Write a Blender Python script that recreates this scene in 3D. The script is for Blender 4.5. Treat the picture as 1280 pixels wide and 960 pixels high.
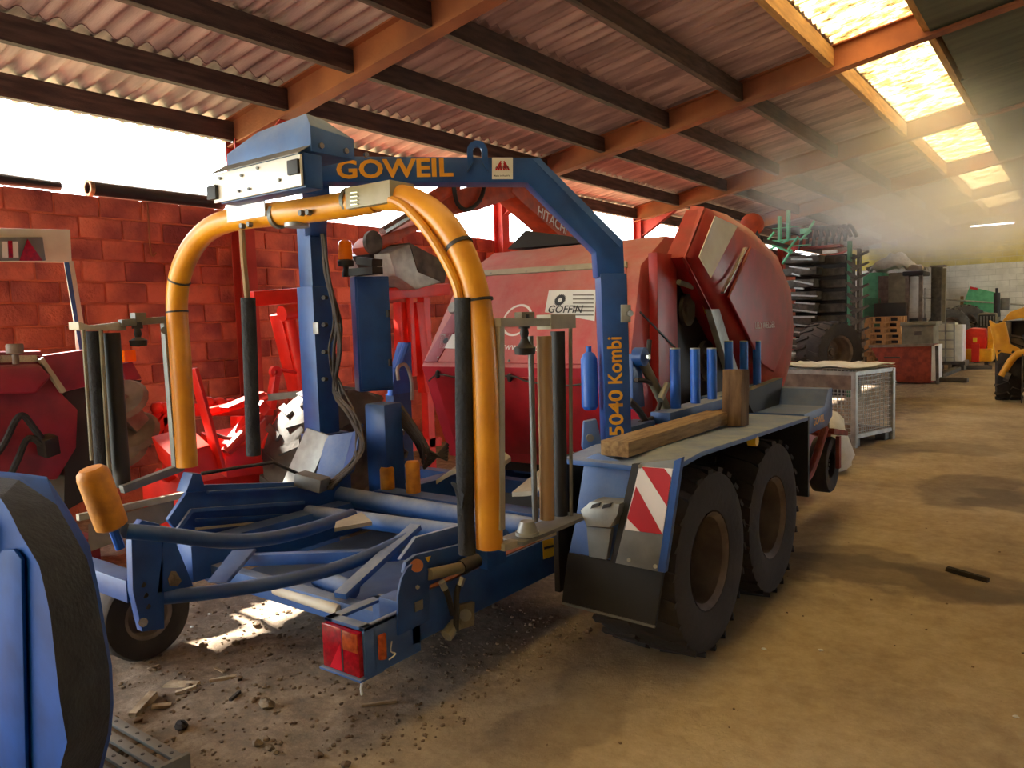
import bpy, bmesh, math, random
from mathutils import Vector, Matrix, Euler
random.seed(7)
for _o in list(bpy.data.objects):
    bpy.data.objects.remove(_o)
S = bpy.context.scene
COL = S.collection

# ---------------------------------------------------------------- camera
FPX, CXP, CYP = 960.0, 640.0, 480.0
YAW, PITCH, ROLL, EYE = math.radians(36.6), math.radians(4.6), math.radians(1.8), 1.7
_F = Vector((-math.sin(YAW)*math.cos(PITCH), math.cos(YAW)*math.cos(PITCH), -math.sin(PITCH)))
_R0 = Vector((math.cos(YAW), math.sin(YAW), 0)); _U0 = _R0.cross(_F)
_R = _R0*math.cos(ROLL) - _U0*math.sin(ROLL)
_U = _U0*math.cos(ROLL) + _R0*math.sin(ROLL)
CAMP = Vector((0, 0, EYE))
cd = bpy.data.cameras.new('camera'); cam = bpy.data.objects.new('camera', cd); COL.objects.link(cam)
cd.sensor_width = 36; cd.lens = 36*FPX/1280; cd.clip_end = 300
_m = Matrix((_R, _U, -_F)).transposed().to_4x4(); _m.translation = CAMP
cam.matrix_world = _m
S.camera = cam

# ---------------------------------------------------------------- sky, sun, exposure
w = bpy.data.worlds.new('sky'); S.world = w; w.use_nodes = True
bg = w.node_tree.nodes['Background']; bg.inputs[0].default_value = (0.86, 0.93, 1.0, 1); bg.inputs[1].default_value = 6.5
sd = bpy.data.lights.new('sun', 'SUN'); sd.energy = 30; sd.angle = math.radians(1.2); sd.color = (1.0, 0.93, 0.82)
sun = bpy.data.objects.new('sun', sd); COL.objects.link(sun)
sun.rotation_euler = Vector((1.0, 0.0, -0.92)).to_track_quat('-Z', 'Y').to_euler()
S.view_settings.view_transform = 'Standard'; S.view_settings.look = 'None'
S.view_settings.gamma = 1; S.view_settings.use_curve_mapping = False
S.view_settings.exposure = 0.85
S.cycles.volume_bounces = 3

# ---------------------------------------------------------------- helpers
def at(x, y, X=None, Y=None, Z=None):
    """world point on the plane X=, Y= or Z= that was measured at a photo pixel"""
    r = _F + _R*((x-CXP)/FPX) - _U*((y-CYP)/FPX)
    if X is not None: t = X/r.x
    elif Y is not None: t = Y/r.y
    else: t = (Z-EYE)/r.z
    return CAMP + r*t
def V(*a): return Vector(a)
def srgb(r, g, b):
    f = lambda c: ((c/255+0.055)/1.055)**2.4 if c > 10.3 else c/255/12.92
    return (f(r), f(g), f(b), 1)

def mat(name, c1, c2=None, scale=6, rough=0.55, metal=0.0, bump=0.0, bscale=40, dust=0.0, dustc=(150, 132, 108),
        detail=6, lo=0.35, hi=0.65, stretch=None, spec=None, coat=0, perobj=False):
    m = bpy.data.materials.new(name); m.use_nodes = True; nt = m.node_tree; N = nt.nodes; L = nt.links
    b = N['Principled BSDF']; b.inputs['Roughness'].default_value = rough; b.inputs['Metallic'].default_value = metal
    if spec is not None: b.inputs['Specular IOR Level'].default_value = spec
    if coat: b.inputs['Coat Weight'].default_value = coat
    col1 = srgb(*c1); col2 = srgb(*(c2 or [int(v*0.82) for v in c1]))
    tc = N.new('ShaderNodeTexCoord'); mp = N.new('ShaderNodeMapping'); L.new(tc.outputs['Object'], mp.inputs[0])
    if stretch: mp.inputs['Scale'].default_value = stretch
    if perobj:
        oi = N.new('ShaderNodeObjectInfo'); k = N.new('ShaderNodeMath'); k.operation = 'MULTIPLY'; k.inputs[1].default_value = 53.0
        L.new(oi.outputs['Random'], k.inputs[0]); cx = N.new('ShaderNodeCombineXYZ')
        for q in range(3): L.new(k.outputs[0], cx.inputs[q])
        L.new(cx.outputs[0], mp.inputs['Location'])
    nz = N.new('ShaderNodeTexNoise'); nz.inputs['Scale'].default_value = scale; nz.inputs['Detail'].default_value = detail
    L.new(mp.outputs[0], nz.inputs['Vector'])
    cr = N.new('ShaderNodeValToRGB'); cr.color_ramp.elements[0].position = lo; cr.color_ramp.elements[1].position = hi
    cr.color_ramp.elements[0].color = col2; cr.color_ramp.elements[1].color = col1
    L.new(nz.outputs['Fac'], cr.inputs[0]); out = cr.outputs[0]
    if dust > 0:
        g = N.new('ShaderNodeNewGeometry'); sx = N.new('ShaderNodeSeparateXYZ'); L.new(g.outputs['Normal'], sx.inputs[0])
        mr = N.new('ShaderNodeMapRange'); mr.inputs[1].default_value = -0.15; mr.inputs[2].default_value = 0.95
        mr.inputs[3].default_value = dust*0.08; mr.inputs[4].default_value = dust
        L.new(sx.outputs['Z'], mr.inputs[0])
        n2 = N.new('ShaderNodeTexNoise'); n2.inputs['Scale'].default_value = 3.1; n2.inputs['Detail'].default_value = 8
        n2.inputs['Roughness'].default_value = 0.7
        L.new(tc.outputs['Object'], n2.inputs['Vector'])
        m2 = N.new('ShaderNodeMapRange'); m2.inputs[1].default_value = 0.3; m2.inputs[2].default_value = 0.7
        m2.inputs[3].default_value = 0.35; m2.inputs[4].default_value = 1.15; L.new(n2.outputs['Fac'], m2.inputs[0])
        mu = N.new('ShaderNodeMath'); mu.operation = 'MULTIPLY'; mu.use_clamp = True
        L.new(mr.outputs[0], mu.inputs[0]); L.new(m2.outputs[0], mu.inputs[1])
        mx = N.new('ShaderNodeMix'); mx.data_type = 'RGBA'; L.new(mu.outputs[0], mx.inputs[0]); L.new(out, mx.inputs[6])
        mx.inputs[7].default_value = srgb(*dustc); out = mx.outputs[2]
        ra = N.new('ShaderNodeMapRange'); ra.inputs[3].default_value = rough; ra.inputs[4].default_value = 0.95
        L.new(mu.outputs[0], ra.inputs[0]); L.new(ra.outputs[0], b.inputs['Roughness'])
    L.new(out, b.inputs['Base Color'])
    if bump > 0:
        n3 = N.new('ShaderNodeTexNoise'); n3.inputs['Scale'].default_value = bscale; n3.inputs['Detail'].default_value = 8
        L.new(mp.outputs[0], n3.inputs['Vector'])
        bp = N.new('ShaderNodeBump'); bp.inputs['Strength'].default_value = bump; bp.inputs['Distance'].default_value = 0.02
        L.new(n3.outputs['Fac'], bp.inputs['Height']); L.new(bp.outputs[0], b.inputs['Normal'])
    return m
def emit(name, c, s):
    m = bpy.data.materials.new(name); m.use_nodes = True; b = m.node_tree.nodes['Principled BSDF']
    b.inputs['Base Color'].default_value = srgb(*c); b.inputs['Emission Color'].default_value = srgb(*c); b.inputs['Emission Strength'].default_value = s
    return m

class MB:
    """collects shapes in world coordinates; build() links them as ONE mesh object"""
    def __init__(s): s.v = []; s.f = []
    def add(s, vs, fs):
        n = len(s.v); s.v += [Vector(p) for p in vs]; s.f += [tuple(i+n for i in f) for f in fs]; return s
    def box(s, a, b):
        x0, y0, z0 = a; x1, y1, z1 = b
        return s.add([(x0,y0,z0),(x1,y0,z0),(x1,y1,z0),(x0,y1,z0),(x0,y0,z1),(x1,y0,z1),(x1,y1,z1),(x0,y1,z1)],
                     [(0,3,2,1),(4,5,6,7),(0,1,5,4),(1,2,6,5),(2,3,7,6),(3,0,4,7)])
    def cbox(s, c, d, rot=None):
        h = Vector(d)/2; c = Vector(c); R = Euler(rot).to_matrix() if rot else Matrix.Identity(3)
        P = [c + R @ Vector((sx*h.x, sy*h.y, sz*h.z)) for sz in (-1,1) for sx, sy in ((-1,-1),(1,-1),(1,1),(-1,1))]
        return s.add(P, [(0,3,2,1),(4,5,6,7),(0,1,5,4),(1,2,6,5),(2,3,7,6),(3,0,4,7)])
    def bar(s, p0, p1, wd, ht, up=(0,0,1)):
        p0, p1 = Vector(p0), Vector(p1); d = (p1-p0).normalized(); u = Vector(up)
        sd_ = d.cross(u)
        if sd_.length < 1e-4: sd_ = d.cross(Vector((1,0,0)))
        sd_.normalize(); u = sd_.cross(d).normalized()
        P = [p + sd_*a*wd/2 + u*b*ht/2 for p in (p0, p1) for a, b in ((-1,-1),(1,-1),(1,1),(-1,1))]
        return s.add(P, [(0,1,2,3),(7,6,5,4),(0,4,5,1),(1,5,6,2),(2,6,7,3),(3,7,4,0)])
    def tube(s, pts, r, n=10, smooth=0, caps=True, closed=False):
        pts = [Vector(p) for p in pts]
        if smooth: pts = spline(pts, smooth, closed)
        rs = r if isinstance(r, (list, tuple)) else [r]*len(pts)
        if len(rs) != len(pts): rs = [rs[min(int(i*len(rs)/len(pts)), len(rs)-1)] for i in range(len(pts))]
        k = len(pts); prev = None; base = len(s.v); vs = []
        for i, p in enumerate(pts):
            a = pts[i-1] if (i > 0 or closed) else p; b = pts[(i+1) % k] if (i < k-1 or closed) else p
            t = (b-a).normalized()
            if prev is None:
                q = Vector((0,0,1)) if abs(t.z) < 0.9 else Vector((1,0,0)); u = (q - t*q.dot(t)).normalized()
            else:
                u = prev - t*prev.dot(t); u = u.normalized() if u.length > 1e-6 else t.orthogonal().normalized()
            prev = u; wv = t.cross(u)
            vs += [p + (u*math.cos(2*math.pi*j/n) + wv*math.sin(2*math.pi*j/n))*rs[i] for j in range(n)]
        fs = []
        for i in range(k if closed else k-1):
            i2 = (i+1) % k
            fs += [(i*n+j, i*n+(j+1) % n, i2*n+(j+1) % n, i2*n+j) for j in range(n)]
        if caps and not closed: fs += [tuple(range(n-1, -1, -1)), tuple((k-1)*n+j for j in range(n))]
        return s.add(vs, fs)
    def prism(s, poly, vec):
        vec = Vector(vec); P = [Vector(p) for p in poly]; n = len(P)
        fs = [tuple(range(n)), tuple(range(2*n-1, n-1, -1))] + [(i, i+n, (i+1) % n + n, (i+1) % n) for i in range(n)]
        return s.add(P + [p+vec for p in P], fs)
    def lathe(s, prof, o, axis, n=24, a0=0, a1=2*math.pi):
        """prof: (radius, offset along axis)"""
        o = Vector(o); ax = Vector(axis).normalized(); u = ax.orthogonal().normalized(); wv = ax.cross(u); k = len(prof)
        full = abs(a1-a0-2*math.pi) < 1e-6; m = n if full else n+1; vs = []
        for i in range(m):
            t = a0+(a1-a0)*i/n; d = u*math.cos(t)+wv*math.sin(t)
            vs += [o + ax*h + d*r for r, h in prof]
        fs = [(i*k+j, i*k+j+1, ((i+1) % m)*k+j+1, ((i+1) % m)*k+j) for i in range(n) for j in range(k-1)]
        return s.add(vs, fs)
    def ball(s, c, r, n=10, sc=(1,1,1)):
        c = Vector(c); vs = []; k = n//2+1
        for i in range(k):
            ph = math.pi*i/(k-1)
            vs += [c + Vector((math.sin(ph)*math.cos(2*math.pi*j/n)*sc[0], math.sin(ph)*math.sin(2*math.pi*j/n)*sc[1], math.cos(ph)*sc[2]))*r for j in range(n)]
        return s.add(vs, [(i*n+j, (i+1)*n+j, (i+1)*n+(j+1) % n, i*n+(j+1) % n) for i in range(k-1) for j in range(n)])
    def jitter(s, a, seed=1):
        rr = random.Random(seed)
        for p in s.v: p += Vector((rr.uniform(-a,a), rr.uniform(-a,a), rr.uniform(-a,a)))
        return s
    def build(s, name, m, parent=None, smooth=35, bevel=0, segs=2):
        base = BASE.get(parent.name, Vector()) if parent else Vector()
        me = bpy.data.meshes.new(name)
        me.from_pydata([p-base for p in s.v], [], s.f)
        bm = bmesh.new(); bm.from_mesh(me); bmesh.ops.recalc_face_normals(bm, faces=bm.faces[:])
        if bevel:
            es = [e for e in bm.edges if len(e.link_faces) == 2 and e.calc_face_angle(0) > 0.6]
            bmesh.ops.bevel(bm, geom=es, offset=bevel, segments=segs, affect='EDGES', profile=0.6, clamp_overlap=True)
        bm.to_mesh(me); bm.free()
        if smooth:
            me.polygons.foreach_set('use_smooth', [True]*len(me.polygons)); me.set_sharp_from_angle(angle=math.radians(smooth))
        me.materials.append(m if not isinstance(m, str) else M[m])
        o = bpy.data.objects.new(name, me); COL.objects.link(o)
        if parent: o.parent = parent; BASE[o.name] = base
        return o
def spline(P, k, closed=False):
    out = []; n = len(P)
    for i in range(n if closed else n-1):
        g = (lambda j: P[j % n]) if closed else (lambda j: P[max(0, min(n-1, j))])
        a, b, c, d = g(i-1), g(i), g(i+1), g(i+2)
        for j in range(k):
            t = j/k
            out.append(0.5*((2*b)+(c-a)*t+(2*a-5*b+4*c-d)*t*t+(3*b-a-3*c+d)*t**3))
    if not closed: out.append(P[-1])
    return out
BASE = {}
def thing(name, label, cat, loc=(0,0,0), group=None):
    o = bpy.data.objects.new(name, None); COL.objects.link(o); o.location = loc; o.empty_display_size = 0.2
    BASE[o.name] = Vector(loc); o['label'] = label; o['category'] = cat
    if group: o['group'] = group
    return o
def tag(o, label, cat, group=None):
    o['label'] = label; o['category'] = cat
    if group: o['group'] = group
    return o
def solo(mb, name, m, label, cat, group=None, origin=None, **k):
    """a thing that is one mesh, its origin at its base"""
    if origin is None:
        n = len(mb.v); lo = min(p.z for p in mb.v); origin = Vector((sum(p.x for p in mb.v)/n, sum(p.y for p in mb.v)/n, lo))
    for p in mb.v: p -= origin
    o = mb.build(name, m, None, **k); o.location = origin; BASE[o.name] = Vector(origin)
    return tag(o, label, cat, group)
def instance(o, loc, parent=None, rot=None, name=None, scale=None):
    c = o.copy(); COL.objects.link(c); c.location = loc
    if name: c.name = name
    if parent: c.parent = parent
    if rot: c.rotation_euler = rot
    if scale: c.scale = scale
    return c
def copy_tree(o, loc, rot=None, label=None, scale=None):
    c = instance(o, loc, None, rot, None, scale)
    if label: c['label'] = label
    for ch in [q for q in bpy.data.objects if q.parent == o]:
        d = ch.copy(); COL.objects.link(d); d.parent = c
        for g in [q for q in bpy.data.objects if q.parent == ch]:
            e = g.copy(); COL.objects.link(e); e.parent = d
    return c
def text(body, size, origin, right, up, m, parent, bold=0.0, xs=1.0, depth=0.002, name='lettering', align='LEFT'):
    cu = bpy.data.curves.new(name, 'FONT'); cu.body = body; cu.size = 1; cu.offset = bold; cu.extrude = 0; cu.align_x = align; cu.resolution_u = 3
    t = bpy.data.objects.new(name, cu); COL.objects.link(t)
    bpy.context.view_layer.update()
    me = bpy.data.meshes.new_from_object(t.evaluated_get(bpy.context.evaluated_depsgraph_get()))
    bpy.data.objects.remove(t); bpy.data.curves.remove(cu)
    base = BASE.get(parent.name, Vector()) if parent else Vector()
    r = Vector(right).normalized(); u = Vector(up).normalized(); n = r.cross(u)
    for v in me.vertices: v.co = Vector(origin) - base + r*v.co.x*size*xs + u*v.co.y*size + n*depth
    me.materials.clear(); me.materials.append(M[m] if isinstance(m, str) else m); me.name = name
    o = bpy.data.objects.new(name, me); COL.objects.link(o)
    if parent: o.parent = parent; BASE[o.name] = base
    return o

# ---------------------------------------------------------------- materials
M = {}
def dm(k, *a, **kw): M[k] = mat(k, *a, **kw)
dm('blue', (10, 80, 156), (7, 62, 128), rough=0.38, dust=0.38, dustc=(150, 154, 156), bump=0.05, bscale=15)
dm('blue_dusty_lit', (30, 96, 170), (18, 76, 146), rough=0.5, dust=0.85, dustc=(168, 172, 174))  # dust plus a paler blue painted for faces lit by the sky
dm('blue_bright', (14, 100, 205), (10, 82, 180), rough=0.4, dust=0.2, dustc=(165, 165, 160))
dm('yellow', (236, 160, 18), (214, 136, 10), rough=0.33, dust=0.3, dustc=(205, 170, 110))
dm('yellow_roll', (226, 150, 40), (190, 120, 40), scale=14, rough=0.55, bump=0.1)
dm('red', (200, 18, 48), (168, 14, 40), scale=2.5, rough=0.42, dust=0.68, dustc=(204, 176, 158))
dm('red_clean', (178, 18, 34), (146, 14, 28), rough=0.35, dust=0.4, dustc=(205, 150, 115))
dm('implement_red', (238, 38, 18), (214, 28, 14), rough=0.4, dust=0.2, dustc=(220, 120, 90))
dm('crimson', (150, 22, 48), (118, 18, 40), rough=0.4, dust=0.5, dustc=(190, 140, 140))
dm('rust_red', (160, 66, 46), (120, 46, 34), scale=9, rough=0.75, bump=0.15)
dm('excavator', (206, 78, 38), (160, 60, 36), rough=0.5, dust=0.3)
dm('black', (26, 27, 30), (18, 18, 20), rough=0.6, dust=0.3)
dm('rubber', (52, 46, 42), (36, 32, 31), scale=5, rough=0.85, bump=0.25, bscale=25, dust=0.35, dustc=(110, 92, 72))
dm('rubber_grey', (104, 100, 94), (82, 79, 74), scale=5, rough=0.9, bump=0.2, bscale=25)
dm('foam', (52, 54, 58), (40, 41, 45), scale=10, rough=0.95, bump=0.4, bscale=60)
dm('grey', (130, 132, 128), (104, 106, 104), rough=0.5, metal=0.3, dust=0.5)
dm('galv', (178, 180, 174), (148, 150, 146), scale=9, rough=0.45, metal=0.5, dust=0.4)
dm('beige_metal', (186, 178, 156), (160, 152, 130), rough=0.55, dust=0.4)
dm('cream', (240, 228, 202), (226, 212, 184), rough=0.5, dust=0.15)
dm('white', (236, 236, 230), (220, 220, 214), rough=0.35)
dm('white_plate', (246, 246, 242), (236, 236, 232), rough=0.25)
dm('chrome', (200, 200, 196), (170, 170, 166), rough=0.25, metal=0.9)
dm('brown_roll', (168, 132, 86), (110, 84, 62), scale=5, rough=0.6, stretch=(1, 1, 0.25), lo=0.3, hi=0.6)
dm('amber', (255, 130, 10), (240, 110, 5), rough=0.15)
dm('lens_red', (190, 20, 36), (140, 12, 28), scale=40, rough=0.15)
dm('lens_tri', (240, 40, 60), (220, 28, 48), rough=0.2)
dm('lens_amber', (200, 90, 40), (150, 60, 30), scale=40, rough=0.2)
dm('letter_yellow', (246, 178, 48), (236, 164, 40), rough=0.5)
dm('letter_white', (240, 232, 226), (230, 222, 216), rough=0.5)
dm('letter_dark', (60, 62, 66), (50, 52, 56), rough=0.6)
dm('letter_red', (196, 30, 40), (180, 26, 36), rough=0.5)
dm('sticker_yellow', (240, 200, 50), (230, 186, 40), rough=0.5)
dm('wood', (176, 142, 96), (128, 98, 64), scale=5, rough=0.8, bump=0.3, stretch=(9, 1, 9), dust=0.25)
dm('wood_dark', (142, 110, 78), (98, 72, 50), scale=5, rough=0.85, bump=0.3, stretch=(5, 5, 0.8))
dm('pallet_wood', (206, 160, 104), (170, 126, 80), scale=5, rough=0.8, bump=0.2)
dm('timber', (98, 76, 70), (62, 46, 46), scale=3.5, rough=0.9, bump=0.3, stretch=(6, 0.7, 6), perobj=True)
dm('timber_lit', (196, 150, 92), (160, 118, 70), scale=3.5, rough=0.85, bump=0.3, stretch=(6, 0.7, 6))
dm('steel_rust', (170, 102, 64), (126, 70, 50), scale=1.6, rough=0.8, bump=0.15)
dm('steel_red', (206, 76, 62), (170, 56, 50), scale=3, rough=0.7, bump=0.1)
dm('sheet', (206, 180, 178), (144, 122, 124), scale=1.6, rough=0.9, stretch=(0.6, 5, 1), bump=0.2, bscale=30, perobj=True)
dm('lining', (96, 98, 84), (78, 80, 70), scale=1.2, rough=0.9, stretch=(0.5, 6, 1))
dm('brick', (230, 126, 98), (150, 72, 68), scale=2.2, rough=0.9, bump=0.6, bscale=34, lo=0.36, hi=0.62, perobj=True)
dm('mortar', (236, 140, 102), (206, 108, 82), scale=4, rough=0.95, bump=0.5, bscale=30)
dm('mortar_grey', (196, 196, 190), (176, 176, 170), scale=4, rough=0.95)
dm('block', (228, 228, 222), (204, 204, 198), scale=3, rough=0.9, bump=0.3)
dm('block_yellow', (208, 194, 104), (182, 168, 88), scale=3, rough=0.9, bump=0.3)
dm('tarp', (236, 234, 224), (210, 206, 192), scale=4, rough=0.7, bump=0.5, bscale=7)
dm('green_paint', (60, 140, 100), (44, 110, 80), rough=0.5, dust=0.3)
dm('green_light', (110, 200, 150), (90, 176, 130), rough=0.5)
dm('tine_steel', (98, 92, 82), (62, 58, 54), scale=8, rough=0.65, metal=0.3, dust=0.3)
dm('olive_grey', (140, 134, 110), (112, 106, 88), scale=5, rough=0.7, dust=0.3)
dm('loader_yellow', (240, 176, 24), (220, 150, 16), rough=0.45, dust=0.25)
dm('stone', (150, 130, 104), (112, 96, 78), scale=12, rough=0.95, bump=0.5, perobj=True)
dm('guard_blue', (0, 62, 136), (0, 48, 110), rough=0.65, spec=0.12)
dm('flap', (44, 44, 44), (32, 32, 33), scale=3, rough=0.8, dust=0.12)
dm('clod', (140, 116, 88), (104, 86, 68), scale=12, rough=0.95)
dm('splinter', (206, 184, 150), (150, 126, 96), scale=9, rough=0.9, bump=0.3, perobj=True)
dm('charred', (62, 52, 42), (40, 34, 30), rough=0.9)
dm('cable', (66, 58, 52), (44, 40, 38), scale=10, rough=0.7, dust=0.6, dustc=(130, 112, 92))
dm('plank_side', (92, 84, 72), (70, 64, 56), rough=0.85)
dm('tank', (222, 220, 200), (206, 204, 184), rough=0.5)
dm('rim', (136, 120, 108), (98, 84, 76), scale=7, rough=0.7, metal=0.2, dust=0.3)
dm('glass_dark', (40, 48, 54), (30, 36, 42), rough=0.1)
M['tube_light'] = emit('tube_light', (255, 255, 255), 14)
# ================================================================ SETTING
def zb(x):                                   # underside of the rafters
    return 3.65 + 0.165*(x+7.4) if x <= 2 else 3.65 + 0.165*(11.4-x)
RY = [5.05+4.65*k for k in range(-3, 7)]
def struct(o):
    o['kind'] = 'structure'; return o

# ---- floor: packed earth with stains
def floor_material():
    m = bpy.data.materials.new('earth'); m.use_nodes = True; nt = m.node_tree; N = nt.nodes; L = nt.links; b = N['Principled BSDF']
    b.inputs['Roughness'].default_value = 0.95
    tc = N.new('ShaderNodeTexCoord'); P = tc.outputs['Object']
    def noise(sc, det=8, rough=0.6):
        n = N.new('ShaderNodeTexNoise'); n.inputs['Scale'].default_value = sc; n.inputs['Detail'].default_value = det; n.inputs['Roughness'].default_value = rough
        L.new(P, n.inputs['Vector']); return n.outputs['Fac']
    def ramp(f, stops):
        c = N.new('ShaderNodeValToRGB'); e = c.color_ramp.elements
        e[0].position, e[0].color = stops[0]; e[1].position, e[1].color = stops[-1]
        for p, q in stops[1:-1]: x = e.new(p); x.color = q
        L.new(f, c.inputs[0]); return c.outputs[0]
    def mix(f, a, c):
        x = N.new('ShaderNodeMix'); x.data_type = 'RGBA'
        if isinstance(f, float): x.inputs[0].default_value = f
        else: L.new(f, x.inputs[0])
        for i, q in ((6, a), (7, c)):
            if isinstance(q, tuple): x.inputs[i].default_value = q
            else: L.new(q, x.inputs[i])
        return x.outputs[2]
    base = ramp(noise(0.9), [(0.3, srgb(150, 126, 94)), (0.5, srgb(188, 162, 120)), (0.7, srgb(210, 188, 148))])
    fine = ramp(noise(9, 10, 0.75), [(0.35, srgb(136, 114, 84)), (0.65, srgb(214, 194, 156))])
    c = mix(0.35, base, fine)
    # darker, greyer soil tones blended in towards the left
    sx = N.new('ShaderNodeSeparateXYZ'); L.new(P, sx.inputs[0])
    nz = noise(1.3); ad = N.new('ShaderNodeMath'); ad.operation = 'MULTIPLY_ADD'; L.new(nz, ad.inputs[0]); ad.inputs[1].default_value = 2.4
    L.new(sx.outputs['X'], ad.inputs[2])
    mr = N.new('ShaderNodeMapRange'); mr.interpolation_type = 'SMOOTHSTEP'; L.new(ad.outputs[0], mr.inputs[0])
    mr.inputs[1].default_value = -0.2; mr.inputs[2].default_value = -1.5; mr.inputs[3].default_value = 0; mr.inputs[4].default_value = 0.85
    soil = ramp(noise(7, 10, 0.8), [(0.36, srgb(84, 74, 66)), (0.5, srgb(122, 104, 88)), (0.66, srgb(168, 150, 130))])
    c = mix(mr.outputs[0], c, soil)
    # spilt-oil stains; the last ellipse paints the shadow band beside the machine
    nd = N.new('ShaderNodeTexNoise'); nd.inputs['Scale'].default_value = 1.6; nd.inputs['Detail'].default_value = 6; L.new(P, nd.inputs['Vector'])
    vs = N.new('ShaderNodeVectorMath'); vs.operation = 'SCALE'; vs.inputs['Scale'].default_value = 0.9; L.new(nd.outputs['Color'], vs.inputs[0])
    va = N.new('ShaderNodeVectorMath'); va.operation = 'ADD'; L.new(P, va.inputs[0]); L.new(vs.outputs[0], va.inputs[1])
    for (px, py, rx, ry, k) in ((1215, 612, 0.5, 0.75, .5), (1100, 722, 0.75, 0.28, .55), (1210, 728, 0.45, 0.3, .5), (1180, 560, 0.7, 0.5, .3), (1060, 700, 0.4, .3, .4), (1275, 625, .4, .5, .5), (1100, 560, .5, .6, .35), (700, 900, .22, .6, .3)):
        q = at(px, py, Z=0) + Vector((0.45, 0.45, 0))
        mp = N.new('ShaderNodeVectorMath'); mp.operation = 'SUBTRACT'; L.new(va.outputs[0], mp.inputs[0]); mp.inputs[1].default_value = (q.x, q.y, 0.45)
        ml = N.new('ShaderNodeVectorMath'); ml.operation = 'MULTIPLY'; L.new(mp.outputs[0], ml.inputs[0]); ml.inputs[1].default_value = (1/rx, 1/ry, 0)
        ln = N.new('ShaderNodeVectorMath'); ln.operation = 'LENGTH'; L.new(ml.outputs[0], ln.inputs[0])
        r2 = N.new('ShaderNodeMapRange'); r2.interpolation_type = 'SMOOTHSTEP'; L.new(ln.outputs['Value'], r2.inputs[0])
        r2.inputs[1].default_value = 1.1; r2.inputs[2].default_value = 0.8; r2.inputs[3].default_value = 0; r2.inputs[4].default_value = k
        c = mix(r2.outputs[0], c, srgb(84, 70, 62))
    L.new(c, b.inputs['Base Color'])
    bp = N.new('ShaderNodeBump'); bp.inputs['Strength'].default_value = 0.55; bp.inputs['Distance'].default_value = 0.03
    L.new(noise(11, 12, 0.75), bp.inputs['Height']); L.new(bp.outputs[0], b.inputs['Normal'])
    return m
from mathutils import noise as mnoise
def fz(x, y):
    a = 0.012*mnoise.noise(Vector((x*1.1, y*1.1, 0))) + 0.006*mnoise.noise(Vector((x*4, y*4, 3)))
    lump = max(0, min(1, (-2.3-x)/1.2))*max(0, min(1, (4.2-y)/1.0))
    a += lump*(0.022*mnoise.noise(Vector((x*6, y*6, 9))) + 0.014*mnoise.noise(Vector((x*14, y*14, 5))))
    return a
vs = []; fs = []
xs = [-7.5+0.25*i for i in range(7)] + [-5.75+0.055*i for i in range(100)] + [-0.2+0.2*i for i in range(15)] + [3, 4.5, 6, 8, 10, 12.5]
ys = [-8, -6, -4, -2, -1, -.4, 0, .3, .6] + [.8+.055*i for i in range(80)] + [5.25+.18*i for i in range(40)] + [12.6+.8*i for i in range(24)]
for y in ys:
    for x in xs: vs.append((x, y, fz(x, y)))
nx = len(xs)
for j in range(len(ys)-1):
    for i in range(nx-1): fs.append((j*nx+i, j*nx+i+1, (j+1)*nx+i+1, (j+1)*nx+i))
floor = struct(MB().add(vs, fs).build('floor', floor_material(), smooth=180))
struct(MB().box((-60, -60, -0.4), (60, 90, -0.12)).build('ground', mat('yard', (150, 150, 110), (120, 126, 84), rough=0.95)))

# ---- block wall on the left, its bricks proud of the mortar
wl = struct(MB().box((-7.62, 0.4, -0.1), (-7.418, 31.4, 2.985)).build('wall_left', 'mortar'))
random.seed(3)
def brick_mesh(seed, wd):
    m = MB().box((-0.03, 0, 0), (0.018, wd, 0.186))
    bm = bmesh.new(); me = bpy.data.meshes.new('brick')
    me.from_pydata(m.v, [], m.f); bm.from_mesh(me)
    bmesh.ops.bevel(bm, geom=bm.edges[:], offset=0.014, segments=2, affect='EDGES', profile=0.6)
    rr = random.Random(seed)
    for v in bm.verts: v.co += Vector((rr.uniform(-.004,.004), rr.uniform(-.004,.004), rr.uniform(-.004,.004)))
    bmesh.ops.recalc_face_normals(bm, faces=bm.faces[:]); bm.to_mesh(me); bm.free()
    me.polygons.foreach_set('use_smooth', [True]*len(me.polygons)); me.materials.append(M['brick'])
    return me
BM_ = [brick_mesh(i, 0.386) for i in range(5)]
rest = MB()
for row in range(15):
    off = 0.2 if row % 2 else 0
    z0 = 0.2*row + 0.004
    for k in range(-4, 77):
        y0 = k*0.4 + off
        if row >= 5 and 1.9 < y0 < 10.6 or row == 4 and 3 < y0 < 9.5:
            o = bpy.data.objects.new('brick', BM_[random.randrange(5)]); COL.objects.link(o); o.parent = wl
            o.location = (-7.418+random.uniform(-.006, .004), y0+random.uniform(-.004,.004), z0+random.uniform(-.003,.003))
        elif .4 < y0 < 31: rest.box((-7.43, y0, z0), (-7.402, y0+0.386, z0+0.186))
r_ = rest.build('brick_course', 'brick', wl); r_['kind'] = 'stuff'
for y in RY[3:9]:                              # painted steel stanchions standing against the wall
    c = MB().box((-7.4, y-.09, 0), (-7.385, y+.09, 3.72)).box((-7.24, y-.09, 0), (-7.225, y+.09, 3.72)).box((-7.385, y-.006, 0), (-7.24, y+.006, 3.72))
    c.build('steel_column', 'steel_red', wl)
# conduit and hook of wire on the wall
MB().tube([at(183,252,X=-7.385), at(185,262,X=-7.385), at(187,300,X=-7.38), at(190,320,X=-7.375), at(195,316,X=-7.37)], 0.008, 6, 3).build('wire_hook', 'steel_rust', wl)

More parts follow.
